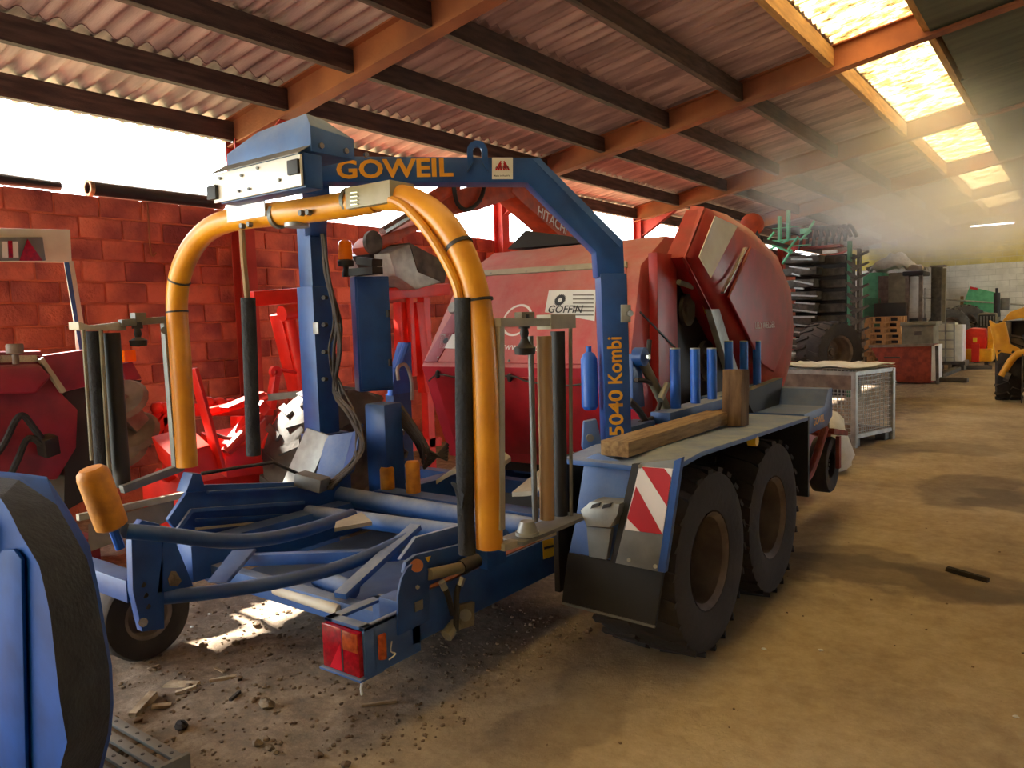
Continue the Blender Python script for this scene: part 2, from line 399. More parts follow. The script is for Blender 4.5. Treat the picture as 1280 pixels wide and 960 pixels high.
# ---- far gable wall of blocks
we = struct(MB().box((-7.62, 31.22, -0.1), (11.6, 31.4, 5.3)).build('wall_end', 'mortar_grey'))
wb = MB(); wy = MB()
for row in range(25):
    z0 = row*.2+.006
    for k in range(-19, 28):
        x0 = k*.4 + (.2 if row % 2 else 0)
        if z0+.2 > zb(x0)+.35: continue
        (wy if row >= 16 else wb).box((x0, 31.195, z0), (x0+.388, 31.23, z0+.188))
wb.build('painted_block', 'block', we)['kind'] = 'stuff'; wy.build('upper_block', 'block_yellow', we)['kind'] = 'stuff'

# ---- roof: rafters, purlins, corrugated sheets, rooflights
ceil = struct(MB().box((1.9, -8, 5.66), (2.1, 31.2, 5.70)).build('ceiling', 'sheet'))
for y in RY:
    r = MB()
    for sgn, x0, x1 in ((1, -7.4, 2.0), (-1, 2.0, 11.4)):
        a, b = Vector((x0, y, zb(x0))), Vector((x1, y, zb(x1)))
        r.bar(a+V(0,0,.008), b+V(0,0,.008), 0.16, 0.016, (0,0,1)); r.bar(a+V(0,0,.292), b+V(0,0,.292), 0.16, 0.016); r.bar(a+V(0,0,.15), b+V(0,0,.15), 0.012, 0.28)
    r.build('rafter', 'steel_rust', ceil)
    h = MB().prism([(-7.22, y-.006, 3.66), (-6.55, y-.006, zb(-6.55)), (-7.22, y-.006, 3.35)], (0, .012, 0)).bar((-7.22, y, 3.36), (-6.5, y, zb(-6.5)-.0), .12, .014)
    h.build('haunch', 'steel_red', ceil)
PX = [-7.38, -6.45, -5.48, -4.5, -3.5]
def purlin(x, m, wd=.075, ht=.2):
    for i in range(len(RY)-1):
        c = zb(x)+.175
        MB().box((x-wd/2, RY[i]+.012, c-ht/2), (x+wd/2, RY[i+1]-.012, c+ht/2)).build('purlin', m, ceil)
for x in PX: purlin(x, 'timber')
purlin(-2.42, 'timber_lit'); purlin(-1.42, 'timber_lit')  # purlins by the rooflights: their lit look painted as paler timber
for x in (-.4, .6, 1.6): purlin(x, 'timber')
def corrugated(x0, x1, L, nseg, amp=.026, pitch=.1775, thick=.007):
    m = MB(); n = int(L/pitch*8); top = []
    for t in (0, thick):
        for i in range(nseg+1):
            x = x0+(x1-x0)*i/nseg
            for j in range(n+1):
                y = L*j/n
                top.append((x-x0, y, (zb(x)-zb(x0)) + amp*math.cos(2*math.pi*y/pitch) + t))
    k = n+1; o = (nseg+1)*k; f = []
    for i in range(nseg):
        for j in range(n):
            f.append((i*k+j, i*k+j+1, (i+1)*k+j+1, (i+1)*k+j)); f.append((o+i*k+j, o+(i+1)*k+j, o+(i+1)*k+j+1, o+i*k+j+1))
    for j in range(n):
        f.append((j, o+j, o+j+1, j+1)); f.append((nseg*k+j, nseg*k+j+1, o+nseg*k+j+1, o+nseg*k+j))
    return m.add(top, f)
def sheets(name, x0, x1, m, lift, bays, n=4):
    first = None
    W = 4.65/n
    for i in bays:
        for q in range(n):
            p = (x0, RY[i]+q*W, zb(x0)+.315+lift+(.004 if q % 2 else 0))
            if first is None:
                mb = corrugated(x0, x1, W+.06, 1); first = mb.build(name, m, ceil, smooth=60); first.location = p
            else: o = instance(first, p, ceil)
bays = range(0, 9)
XS = [-7.95]+PX[1:]+[-2.42]
for i in range(len(XS)-1):
    sheets('roof_sheet', XS[i]-(.0 if i == 0 else .08), XS[i+1]+.04, 'sheet', .012*(i % 2), bays)
# translucent, moss-flecked rooflight sheets
def rooflight_material():
    m = bpy.data.materials.new('rooflight'); m.use_nodes = True; nt = m.node_tree; N = nt.nodes; L = nt.links
    N.remove(N['Principled BSDF']); out = N['Material Output']
    tr = N.new('ShaderNodeBsdfTranslucent'); df = N.new('ShaderNodeBsdfDiffuse'); mx = N.new('ShaderNodeMixShader'); mx.inputs[0].default_value = .12
    oi = N.new('ShaderNodeObjectInfo'); k = N.new('ShaderNodeMath'); k.operation = 'MULTIPLY'; k.inputs[1].default_value = 31; L.new(oi.outputs['Random'], k.inputs[0])
    cb = N.new('ShaderNodeCombineXYZ'); [L.new(k.outputs[0], cb.inputs[q]) for q in range(3)]
    tc = N.new('ShaderNodeTexCoord'); mp = N.new('ShaderNodeMapping'); L.new(tc.outputs['Object'], mp.inputs[0]); L.new(cb.outputs[0], mp.inputs['Location'])
    mp.inputs['Scale'].default_value = (2.2, 9, 1)
    n = N.new('ShaderNodeTexNoise'); n.inputs['Scale'].default_value = 1.7; n.inputs['Detail'].default_value = 9; n.inputs['Roughness'].default_value = .8; L.new(mp.outputs[0], n.inputs['Vector'])
    c = N.new('ShaderNodeValToRGB'); e = c.color_ramp.elements
    e[0].position = .36; e[0].color = srgb(74, 58, 40); e[1].position = .62; e[1].color = srgb(228, 222, 200); x = e.new(.47); x.color = srgb(176, 158, 118)
    L.new(n.outputs['Fac'], c.inputs[0]); L.new(c.outputs[0], tr.inputs[0]); L.new(c.outputs[0], df.inputs[0])
    L.new(tr.outputs[0], mx.inputs[1]); L.new(df.outputs[0], mx.inputs[2]); L.new(mx.outputs[0], out.inputs[0])
    return m
M['rooflight'] = rooflight_material()
sheets('rooflight_sheet', -2.46, -1.32, 'rooflight', 0.0, bays)
sheets('roof_sheet', -1.42, 2.02, 'sheet', .012, bays)
for i in bays:                                # sheets of the far slope
    for q in range(4):
        W = 4.65/4; m = corrugated(2.0, 11.9, W+.06, 1)
        if i == 0 and q == 0: far = m.build('roof_sheet', 'sheet', ceil, smooth=60); far.location = (2.0, RY[0], zb(2)+.33)
        else: instance(far, (2.0, RY[i]+q*W, zb(2)+.33+(.004 if q % 2 else 0)), ceil)
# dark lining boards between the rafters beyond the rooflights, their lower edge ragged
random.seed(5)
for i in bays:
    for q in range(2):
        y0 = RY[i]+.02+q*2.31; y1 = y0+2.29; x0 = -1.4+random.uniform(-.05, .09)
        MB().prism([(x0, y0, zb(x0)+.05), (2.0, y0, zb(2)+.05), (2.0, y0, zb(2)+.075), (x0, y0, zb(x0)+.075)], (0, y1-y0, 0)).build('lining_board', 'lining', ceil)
# old rolled drain pipe lying on top of the wall
p = thing('drain_pipe', 'dark plastic pipe with a pale rim lying on top of the red block wall', 'pipe', (-7.5, 4.0, 3.0))
a, b = V(-7.5, 3.55, 3.075), V(-7.5, 4.95, 3.075)
MB().lathe([(.052,0),(.07,0),(.07,1.4),(.052,1.4),(.052,0)], a, (0,1,0), 20).build('pipe', 'black', p)
MB().lathe([(.052,-.01),(.076,-.01),(.076,.03),(.07,.03)], a, (0,1,0), 20).build('rim', 'wood', p)
solo(MB().tube([(-7.5, .6, 3.07), (-7.5, 2.4, 3.07), (-7.5, 3.3, 3.06)], [.05, .06, .04], 10).jitter(.002), 'rolled_sheet', 'black', 'long dark roll of sheeting tapering along the top of the block wall', 'roll')
# tube lamp on the gable wall
t = thing('tube_lamp', 'lit fluorescent tube lamp under the roof by the yellow blocks', 'lamp', tuple(at(1240, 280, Y=29.5)))
q = BASE[t.name]
MB().box((q.x-.65, q.y-.03, q.z), (q.x+.65, q.y+.03, q.z+.06)).build('fitting', 'white', t)
MB().tube([(q.x-.6, q.y, q.z-.02), (q.x+.6, q.y, q.z-.02)], .025, 8).build('tube', 'tube_light', t)
MB().box((q.x-.01, q.y-.01, q.z+.06), (q.x+.01, q.y+.01, zb(q.x)+.3)).build('hanger', 'grey', t)
# boards added over the eaves gap at both ends to block daylight
for y in [RY[6]+.03+1.15*q for q in range(10)] + [.42, 1.3]:
    MB().box((-7.46, y, 2.99 if y > 5 else 3.16), (-7.43, y+(1.13 if y > 5 else .86), 3.62)).build('eaves_blocker', 'timber', ceil)
struct(MB().box((11.4, -8.9, -.1), (11.6, 19.0, 4.0)).box((11.4, 25.0, -.1), (11.6, 31.4, 4.0)).build('wall_right', 'block'))
struct(MB().box((-7.6, -9.1, -.1), (11.6, -8.9, 5.6)).build('wall_rear', 'block'))

# ================================================================ BALE WRAPPER
W = thing('bale_wrapper', 'blue bale wrapper with yellow satellite arms standing on tandem wheels', 'bale wrapper', (-3.15, 3.2, 0))
PA, PD = V(-1.97, 3.55, 0), V(-3.1+1.97, 2.6-3.55, 0).normalized()      # upright plane of the slewed gantry
PN = V(PD.y*-1, PD.x, 0).normalized()
if PN.y > 0: PN = -PN
def ag(x, y):
    r = _F + _R*((x-CXP)/FPX) - _U*((y-CYP)/FPX)
    return CAMP + r*(PN.dot(PA)/PN.dot(r))
# --- gantry: bent box-section beam with lettering, lifting eye and sticker
g = MB().prism([ag(395,195), ag(674,197), ag(779,302), ag(781,346), ag(747,346), ag(745,315), ag(659,228), ag(395,227)], -PN*.15)
beam = g.build('gantry_beam', 'blue', W, bevel=.006)
MB().prism([ag(666,199), ag(674,197), ag(779,302), ag(775,309)], PN*.004).build('weld_seam', 'blue_dusty_lit', beam)
text('GOWEIL', .1, ag(421,222)+PN*.002, -PD, (0,0,1), 'letter_yellow', beam, bold=.028, xs=1.0)
L_ = [o for o in bpy.data.objects if o.parent == beam and o.name.startswith('lettering')][-1]
mx_ = max(v.co.xy.length for v in L_.data.vertices)
def fit_text(o, p0, p1, z0, z1, right):
    """stretch lettering to the measured width and height on its panel"""
    base = BASE[o.name]; r = Vector(right).normalized(); vs = o.data.vertices
    us = [v.co.dot(r) for v in vs]; zs = [v.co.z for v in vs]; u0, u1, a0, a1 = min(us), max(us), min(zs), max(zs)
    t0, t1 = (p0-base).dot(r), (p1-base).dot(r)
    for v in vs:
        u = v.co.dot(r); nu = t0+(u-u0)/(u1-u0)*(t1-t0); v.co += r*(nu-u); v.co.z = z0+(v.co.z-a0)/(a1-a0)*(z1-z0)-base.z*0
fit_text(L_, ag(421,222), ag(567,222), ag(494,222.5).z, ag(494,198.5).z, -PD)
# the bar through the second letter
eye = MB()
c = ag(597, 190)
def arc_plate(cen, ro, ri, right, up, nrm, th, leg):
    m = MB(); k = 14; P = []
    for rr in (ro, ri):
        P.append([cen + right*math.cos(math.pi*i/k)*rr + up*math.sin(math.pi*i/k)*rr for i in range(k+1)])
    O = [cen+right*ro-up*leg] + P[0] + [cen-right*ro-up*leg]; I = [cen+right*ri-up*leg*.55] + P[1] + [cen-right*ri-up*leg*.55]
    n = len(O); vs = [p+nrm*s*th/2 for s in (1,-1) for p in O+I]; f = []
    for i in range(n-1):
        f += [(i, i+1, n+i+1, n+i), (2*n+i, 3*n+i, 3*n+i+1, 2*n+i+1), (i, 2*n+i, 2*n+i+1, i+1), (n+i, n+i+1, 3*n+i+1, 3*n+i)]
    f += [(0, n, 3*n, 2*n), (n-1, 3*n-1, 4*n-1, 2*n-1)]
    return m.add(vs, f)
arc_plate(ag(596.5, 190)+PN*.012, .052, .022, -PD, V(0,0,1), PN, .022, .10).build('lifting_eye', 'blue', beam)
st = MB().prism([ag(615,197), ag(641,197), ag(641,224), ag(615,224)], PN*.0025).build('maker_sticker', 'white', W)
tri = MB()
for k in (0, 1, 2):
    a = ag(618+3*k, 215); tri.prism([ag(618.5+3.2*k,213), ag(621+3.2*k,213), ag(627,202+k*2.5), ag(625.5,201+k*2.5)], PN*.001)
    tri.prism([ag(637.5-3.2*k,213), ag(635-3.2*k,213), ag(629,202+k*2.5), ag(630.5,201+k*2.5)], PN*.001)
for v in tri.v: v += PN*.003
tri.build('emblem', 'letter_red', st)
text('AUSTRIA', .018, ag(619,211)+PN*.004, -PD, (0,0,1), 'letter_dark', st, bold=.01)
text('Made in Austria', .013, ag(617,221)+PN*.003, -PD, (0,0,1), 'letter_dark', st, bold=.01)
# --- near leg: sleeve with model lettering and clamp
sl = MB().prism([ag(750,342)+PN*.012, ag(783,342)+PN*.012, ag(790,580)+PN*.012, ag(758,580)+PN*.012], -PN*.175)
leg = sl.build('gantry_leg', 'blue', W, bevel=.006)
up_ = (ag(767,345)-ag(773,578)).normalized()
for word, ya_, yb_ in (('G5040', 566, 487), ('Kombi', 479, 421)):
    t_ = text(word, .105, ag(779,568)+PN*.014, up_, PD, 'letter_yellow', leg, bold=.022)
    vs_ = t_.data.vertices; us = [v.co.dot(up_) for v in vs_]; u0, u1 = min(us), max(us)
    b_ = BASE[t_.name]; T0, T1 = (ag(776,ya_)-b_).dot(up_), (ag(772,yb_)-b_).dot(up_)
    for v in vs_:
        u = v.co.dot(up_); v.co += up_*(T0+(u-u0)/(u1-u0)*(T1-T0)-u)
MB().prism([ag(775,381)+PN*.012, ag(787,381)+PN*.012, ag(787,403)+PN*.012, ag(775,403)+PN*.012], PN*.02).build('clamp_plate', 'galv', leg, bevel=.003)
MB().tube([ag(785,392)+PN*.03, ag(785,392)+PN*.06], .017, 6).build('bolt', 'chrome', leg)
# blue bottle-shaped accumulator and hinge bracket on the inner side of the leg
MB().lathe([(0,0),(.03,0),(.045,.02),(.045,.27),(.03,.30),(.015,.31),(.015,.34),(0,.34)], V(-2.10, 3.52, 1.22), (0,0,1), 14).build('accumulator', 'blue_bright', W)
MB().prism([ag(730,527)+PN*.0, ag(746,524), ag(758,580), ag(745,585), ag(728,560)], -PN*.05).build('hinge_bracket', 'blue_dusty_lit', W, bevel=.008)
MB().tube([ag(737,547)+PN*.02, ag(737,547)-PN*.06], .02, 10).build('hinge_pin', 'grey', W)
# --- far leg and its arm to the drive head
MB().box((-4.42, 3.46, .95), (-4.25, 3.64, 1.99)).build('gantry_leg', 'blue', W, bevel=.006)
MB().box((-4.405, 3.475, 1.99), (-4.265, 3.625, 2.42)).build('inner_leg', 'blue', W, bevel=.006)
MB().bar((-4.335, 3.58, 2.40), (-3.2, 2.66, 2.46), .14, .14).build('far_beam', 'blue', W, bevel=.006)
MB().box((-4.255, 3.45, 1.66), (-4.20, 3.46, 1.74)).build('clamp_plate', 'galv', W, bevel=.003)
# --- drive head: casing, front plate painted white for its glare, peaked hood
YF = 2.15
P = lambda x, y, yy=YF: at(x, y, Y=yy)
x0, x1 = P(268,210).x, P(378,200).x
zt, zl = P(376,193).z, P(378,231).z
HY = at(403, 210, X=x1).y
head = MB().box((x0+.02, YF+.01, zl-.01), (x1, HY, zt+.01)).build('drive_head', 'blue', W, bevel=.006)
MB().prism([(x0, YF, zl-.005), (x1, YF, zl-.005), (x1, YF, zt), (x0, YF, zt)], (0, -.012, 0)).build('front_plate', 'white_plate', head, bevel=.002)
MB().prism([(x0-.005, YF-.02, zt), (x1, YF-.02, zt), (x1-.01, YF+.06, zt+.05), (x0, YF+.06, zt+.05)], (0, .0, .004)).build('top_flange', 'grey', head)
MB().box((x0-.03, YF-.03, zl+.01), (x0+.04, YF+.02, zl+.075)).build('marker_lamp', 'black', head, bevel=.004)
MB().box((x1-.075, YF-.025, zl+.045), (x1-.004, YF, zt-.02)).build('marker_lamp', 'black', head, bevel=.004)
for fx, fz_ in ((.1,.8),(.32,.2),(.44,.2),(.36,.72),(.78,.28),(.55,.85)):
    MB().tube([(x0+(x1-x0)*fx, YF-.012, zl+(zt-zl)*fz_), (x0+(x1-x0)*fx, YF-.022, zl+(zt-zl)*fz_)], .007, 6).build('plate_bolt', 'grey', head)
hx0, hx1 = x0+.03, x1-.0; hy0, hy1 = YF+.05, at(443, 185, X=x1).y; hz0 = zt+.02; hz1 = zt+.12; hz2 = zt+.185; mx = (hx0+hx1)/2
hood = MB().add([(hx0,hy0,hz0),(hx1,hy0,hz0),(hx1,hy1,hz0),(hx0,hy1,hz0),(hx0,hy0,hz1-.02),(hx1,hy0,hz1+.01),(hx1,hy1,hz1-.01),(hx0,hy1,hz1-.02),
    (hx0+.16,hy0+.06,hz2),(hx1-.06,hy0+.03,hz2+.01),(hx1-.06,hy1-.12,hz2),(hx0+.16,hy1-.12,hz2)],
    [(0,1,5,4),(1,2,6,5),(2,3,7,6),(3,0,4,7),(4,5,9,8),(5,6,10,9),(6,7,11,10),(7,4,8,11),(8,9,10,11),(0,3,2,1)])
hood.build('drive_hood', 'blue_dusty_lit', head, bevel=.004)
for yy in (YF+.1, YF+.24, YF+.36): MB().tube([(hx1, yy, hz0+.03), (hx1+.012, yy, hz0+.03)], .014, 6).build('hood_bolt', 'chrome', head)
# --- slewing hub and yellow satellite arms, all in the plane Y = 2.46
AY = 2.46
def A(x, y, yy=AY): return at(x, y, Y=yy)
hub = MB().lathe([(0,0),(.05,0),(.05,-.03),(.03,-.03),(.03,-.09),(.06,-.09),(.06,-.11),(0,-.11)], V(A(370,262).x, AY, zl), (0,0,1), 16).build('slew_hub', 'galv', W)
MB().tube([A(356,264)+V(0,-.04,0), A(356,264)+V(0,.04,0)], .022, 12).build('pulley', 'white', hub)
MB().tube([A(384,262)+V(0,-.04,0), A(384,262)+V(0,.04,0)], .018, 12).build('pulley', 'grey', hub)
arm = MB().tube([A(234,583), A(230,520), A(225,440), A(221,385), A(225,345), A(240,310), A(264,285), A(300,273), A(360,266), A(420,258), A(470,249)], .061, 14, 3).build('satellite_arm', 'yellow', W)
arm2 = MB().tube([A(445,250), A(480,247), A(512,250), A(545,270), A(572,305), A(590,350), A(600,400), A(606,470), A(609,560), A(612,684)], .058, 14, 4).build('satellite_arm', 'yellow', W)
for q in ((584,318),(600,374)): pass
for pa, pb in (((573,305),(575,309)), ((598.3,374),(598.8,377))): MB().tube([A(*pa), A(*pb)], .0605, 14).build('cable_tie', 'black', arm2)
for pa, pb in (((221.4,391),(221.2,389)), ((224,352),(224.4,350))): MB().tube([A(*pa), A(*pb)], .0635, 14).build('cable_tie', 'black', arm)
MB().box((A(447,245).x, AY-.075, A(470,260).z), (A(503,245).x, AY+.075, A(470,233).z)).build('arm_clamp', 'beige_metal', arm2, bevel=.004)
MB().box((A(297,260).x, AY-.068, A(320,276).z), (A(345,260).x, AY-.062, A(320,246).z)).build('cover_plate', 'white_plate', arm, bevel=.002)
for q in ((318,279),(327,277),(392,263),(401,262)): MB().tube([A(*q)+V(0,-.06,-.02), A(*q)+V(0,-.085,-.02)], .014, 6).build('clamp_bolt', 'grey', arm)
for q in ((347,270),(437,252)): MB().tube([A(q[0],q[1]), A(q[0]+4,q[1]-.6)], .066, 14).build('tube_clamp', 'grey', arm)
for i in range(4): MB().tube([A(447,240+i*5,2.38), A(438,241+i*5,2.38)], .004, 5).build('spring_pin', 'chrome', arm2)
# thin guide tubes and foam-sleeved push bars
pad = MB().tube([A(488,250,2.40), A(505,258,2.40), A(530,285,2.40), A(552,318,2.40), A(568,350,2.40), A(574,372,2.40), A(576,400,2.40)], .020, 10, 3).build('guide_tube', 'yellow', W)
fo = MB().tube([A(579,372,2.40), A(580,450,2.40), A(581,560,2.40), A(582,640,2.40), A(584,692,2.40)], [.036,.037,.038,.036,.036], 16).build('foam_sleeve', 'foam', pad)
MB().add([A(571,607,2.37), A(563,603,2.37), A(568,612,2.37), A(573,632,2.37), A(577,636,2.36), A(580,618,2.36)], [(0,1,2),(0,2,5),(2,3,5),(3,4,5)]).prism([A(571,605,2.368), A(564,602,2.362), A(574,628,2.362)], (0,.006,0)).build('torn_strip', 'foam', fo)
pad2 = MB().tube([A(302,282), A(305,330), A(310,380)], .016, 8).build('guide_tube', 'brown_roll', W)
MB().tube([A(310,372), A(313,450), A(316,540), A(317,569)], .038, 14).build('foam_sleeve', 'foam', pad2)
# --- near film dispenser, in the plane X = -1.92
DX = -1.92
def D(x, y, xx=DX): return at(x, y, X=xx)
dn = MB().bar(D(624,400), D(625,662), .035, .03, (1,0,0)).bar(D(620,403), D(690,403), .05, .035).bar(D(625,684), D(690,664), .05, .03)
near = dn.build('film_dispenser', 'beige_metal', W, bevel=.003)
MB().box((DX-.05, D(682,400).y, D(695,411).z), (DX+.03, D(713,400).y, D(695,393).z)).build('head_box', 'beige_metal', near, bevel=.003)
k = MB()
k.tube([D(713,405), D(714,655)], .009, 8); k.build('side_rod', 'olive_grey', near)
MB().tube([D(663,420,-1.95), D(669,652,-1.95)], .013, 10).build('thin_roller', 'grey', near)
MB().tube([D(680,420), D(681,470), D(683,560), D(684,649)], .034, 16).build('stretch_roller', 'brown_roll', near)
MB().tube([D(697,414,-1.97), D(701,648,-1.97)], .034, 16).build('stretch_roller', 'black', near)
MB().lathe([(0,.15),(.024,.15),(.024,.09),(.016,.09),(.02,.07),(.014,.05),(.022,.03),(.03,.02),(.048,.008),(.044,-.02),(0,-.025)], D(656,437), (0,0,1), 16).build('roll_clamp', 'black', near)
MB().box((DX-.02, D(648,405).y, D(655,404).z), (DX+.02, D(664,405).y, D(655,390).z)).build('clamp_block', 'olive_grey', near, bevel=.003)
MB().lathe([(0,.045),(.03,.045),(.04,.02),(.045,0),(.052,0),(.052,-.015),(0,-.015)], D(659,664,-1.90), (0,0,1), 18).build('roll_seat', 'galv', near)
MB().box((DX-.07, D(640,660).y, D(660,672).z), (DX+.06, D(722,650).y, D(660,667).z)).build('base_plate', 'grey', near, bevel=.002)
# --- far film dispenser, in the plane X = -4.40
def E_(x, y, xx=-4.40): return at(x, y, X=xx)
df_ = MB().bar(E_(208,398), E_(223,588), .06, .045, (1,0,0)).bar(E_(150,404), E_(214,399), .05, .04).bar(E_(226,584), E_(152,612), .05, .045)
farp = df_.build('film_dispenser', 'grey', W, bevel=.003)
MB().prism([E_(98,402), E_(113,407), E_(158,402), E_(158,413), E_(113,413), E_(99,412)], (-.12,0,0)).build('head_box', 'beige_metal', farp, bevel=.003)
MB().tube([E_(104,412), E_(115,575)], .011, 8).build('side_rod', 'olive_grey', farp)
MB().tube([E_(126,412), E_(137,595)], .012, 8).build('side_rod', 'olive_grey', farp)
MB().tube([E_(116,414,-4.45), E_(117,440,-4.45), E_(128,592,-4.45)], .04, 14).build('stretch_roller', 'foam', farp)
MB().tube([E_(139,416,-4.46), E_(153,608,-4.46)], .048, 14).build('stretch_roller', 'black', farp)
MB().lathe([(0,.14),(.03,.14),(.03,.08),(.016,.08),(.022,.05),(.016,.03),(.05,.012),(.045,-.02),(0,-.025)], E_(173,428), (0,0,1), 16).build('roll_clamp', 'black', farp)
MB().box((-4.43, E_(166,400).y, E_(172,403).z), (-4.37, E_(180,400).y, E_(172,391).z)).build('clamp_block', 'grey', farp, bevel=.003)
MB().tube([E_(208,413,-4.36), E_(206,413,-4.30)], .022, 12).build('pivot_pin', 'grey', farp)
# --- chassis: near rail, cross members, tail-lamp carrier
RX = -2.28
def Rr(x, y, xx=RX): return at(x, y, X=xx)
ch = MB().box((-2.42, 2.24, .33), (RX, 4.1, .535)).box((-4.02, 2.24, .33), (-3.88, 5.6, .535)).box((-2.42, 4.1, .45), (-2.30, 6.4, .62))
ch.box((-3.95, 3.66, .36), (-2.35, 3.80, .56)).box((-3.95, 5.2, .42), (-2.35, 5.34, .6)).box((-3.3, 5.2, .42), (-3.0, 7.4, .58))
chassis = ch.build('chassis', 'blue', W, bevel=.006)
MB().prism([Rr(678,676,RX+.001), Rr(697,671,RX+.001), Rr(697,693,RX+.001), Rr(679,699,RX+.001)], (.002,0,0)).build('warning_sticker', 'sticker_yellow', chassis)
MB().prism([Rr(680,684,RX+.003), Rr(695,680,RX+.003), Rr(695,683,RX+.003), Rr(680,687,RX+.003)], (.001,0,0)).build('sticker_mark', 'letter_dark', chassis)
MB().box((-2.40, 2.4, .535), (-2.29, 3.35, .541)).build('rust_strip', 'steel_rust', chassis)
lx0, lx1, ly = -2.515, -2.275, 2.02
lc = MB().box((lx0, ly, .485), (lx1, ly+.05, .50)).box((lx0, ly, .485), (lx0+.05, ly+.30, .50)).box((lx1-.03, ly, .485), (lx1, ly+.30, .50)).box((lx1-.012, ly, .29), (lx1, ly+.32, .50)).box((lx0, ly+.27, .33), (lx1, ly+.32, .50)).box((lx0-.01, ly-.03, .285), (lx1, ly+.1, .295)).box((lx0, ly+.05, .30), (lx1, ly+.06, .485))
carr = lc.build('lamp_carrier', 'blue_dusty_lit', W, bevel=.002)
tl = MB().box((lx0+.008, ly-.022, .30), (lx1-.012, ly+.05, .482)).build('tail_lamp', 'lens_red', W, bevel=.004)
MB().prism([(lx0+.05, ly-.024, .305), (lx0+.125, ly-.024, .305), (lx0+.12, ly-.024, .42)], (0, .004, 0)).build('triangle_reflector', 'lens_tri', tl)
MB().box((lx0+.135, ly-.025, .40), (lx1-.016, ly-.02, .478)).build('indicator_lens', 'lens_amber', tl, bevel=.002)
MB().box((lx0+.13, ly-.0245, .305), (lx0+.134, ly-.02, .478)).build('lens_rib', 'letter_dark', tl)
MB().tube([(lx1+.002, ly+.09, .345), (lx1+.004, ly+.09, .445)], .02, 10).build('side_reflector', 'lens_amber', carr)
MB().tube([(lx1+.01, ly+.14, .40), (lx1+.012, ly+.13, .36), (lx1+.02, ly+.15, .345), (lx1+.02, ly+.11, .335)], .003, 5, 3).build('loose_wire', 'white', carr)
MB().tube([(lx1-.02, ly, .29), (lx1-.022, ly-.01, .25), (lx1-.018, ly-.01, .225)], .006, 6).build('dangling_strap', 'white', carr)
# pivot plates with rounded tops
def pivot_plate(xx, dx=0):
    pts = [(498,795),(498,745),(502,724),(509,710),(518,703),(527,702),(533,707),(537,718),(537,775)]
    return MB().prism([Rr(x+dx, y, xx) for x, y in pts], (-.012, 0, 0))
pv = pivot_plate(RX+.016).build('pivot_plate', 'blue', W, bevel=.002)
pivot_plate(RX-.085, 0).build('pivot_plate', 'blue', W, bevel=.002)
MB().tube([Rr(521,707,RX-.1), Rr(521,707,RX+.03)], .028, 14).build('pivot_pin', 'steel_rust', pv)
MB().tube([Rr(522,734,RX), Rr(522,734,RX+.028)], .01, 6).build('bolt', 'chrome', pv)
MB().box((RX+.006, Rr(515,760).y, Rr(520,762).z), (RX+.019, Rr(525,760).y, Rr(520,750).z)).build('slot_cover', 'grey', pv)
lk = MB().prism([Rr(505,716,-2.31), Rr(508,703,-2.31), Rr(520,694,-2.31), Rr(574,681,-2.31), Rr(600,668,-2.31), Rr(604,690,-2.31), Rr(578,712,-2.31), Rr(530,735,-2.31)], (-.02,0,0))
link = lk.build('link_plate', 'blue', W, bevel=.002)
MB().prism([Rr(531,697,-2.305), Rr(538,695,-2.305), Rr(535,703,-2.305)], (.003,0,0)).build('hazard_sticker', 'sticker_yellow', link)
MB().prism([Rr(500,700,-2.40), Rr(520,672,-2.40), Rr(600,650,-2.40), Rr(604,676,-2.40), Rr(520,700,-2.40)], (-.02,0,0)).build('link_plate', 'blue_dusty_lit', W, bevel=.002)
cy = MB().tube([Rr(536,718,-2.26), Rr(578,709,-2.26)], .026, 12).build('hydraulic_cylinder', 'olive_grey', W)
MB().tube([Rr(576,710,-2.26), Rr(596,700,-2.26)], .034, 12).build('gland', 'black', cy)
for a, b, c in (((552,727),(560,745),(566,768)), ((578,722),(571,742),(570,790))):
    MB().tube([Rr(*a,-2.24), Rr(*b,-2.24), Rr(*c,-2.24)], .013, 8, 3).build('hydraulic_hose', 'black', cy)
    MB().tube([Rr(*a,-2.235), Rr((a[0]+b[0])/2,(a[1]+b[1])/2,-2.235)], .016, 6).build('fitting', 'galv', cy)
bh = MB().prism([Rr(575,756,-2.26), Rr(594,752,-2.26), Rr(593,782,-2.26), Rr(576,787,-2.26)], (-.05,0,0)).build('bearing_housing', 'olive_grey', W, bevel=.004)
MB().tube([Rr(582,769,-2.27), Rr(582,769,-2.235)], .028, 14).build('bearing', 'grey', bh)
MB().tube([Rr(558,795,-2.26), Rr(570,780,-2.26)], .03, 8).build('coupling', 'olive_grey', bh)
MB().box((-2.36, Rr(597,700,-2.3).y, .53), (-2.24, Rr(621,700,-2.3).y, .72)).build('arm_rest', 'blue', W, bevel=.004)
MB().bar(Rr(630,706,-2.36), Rr(690,682,-2.36), .06, .03).build('guide_rail', 'beige_metal', W, bevel=.002)
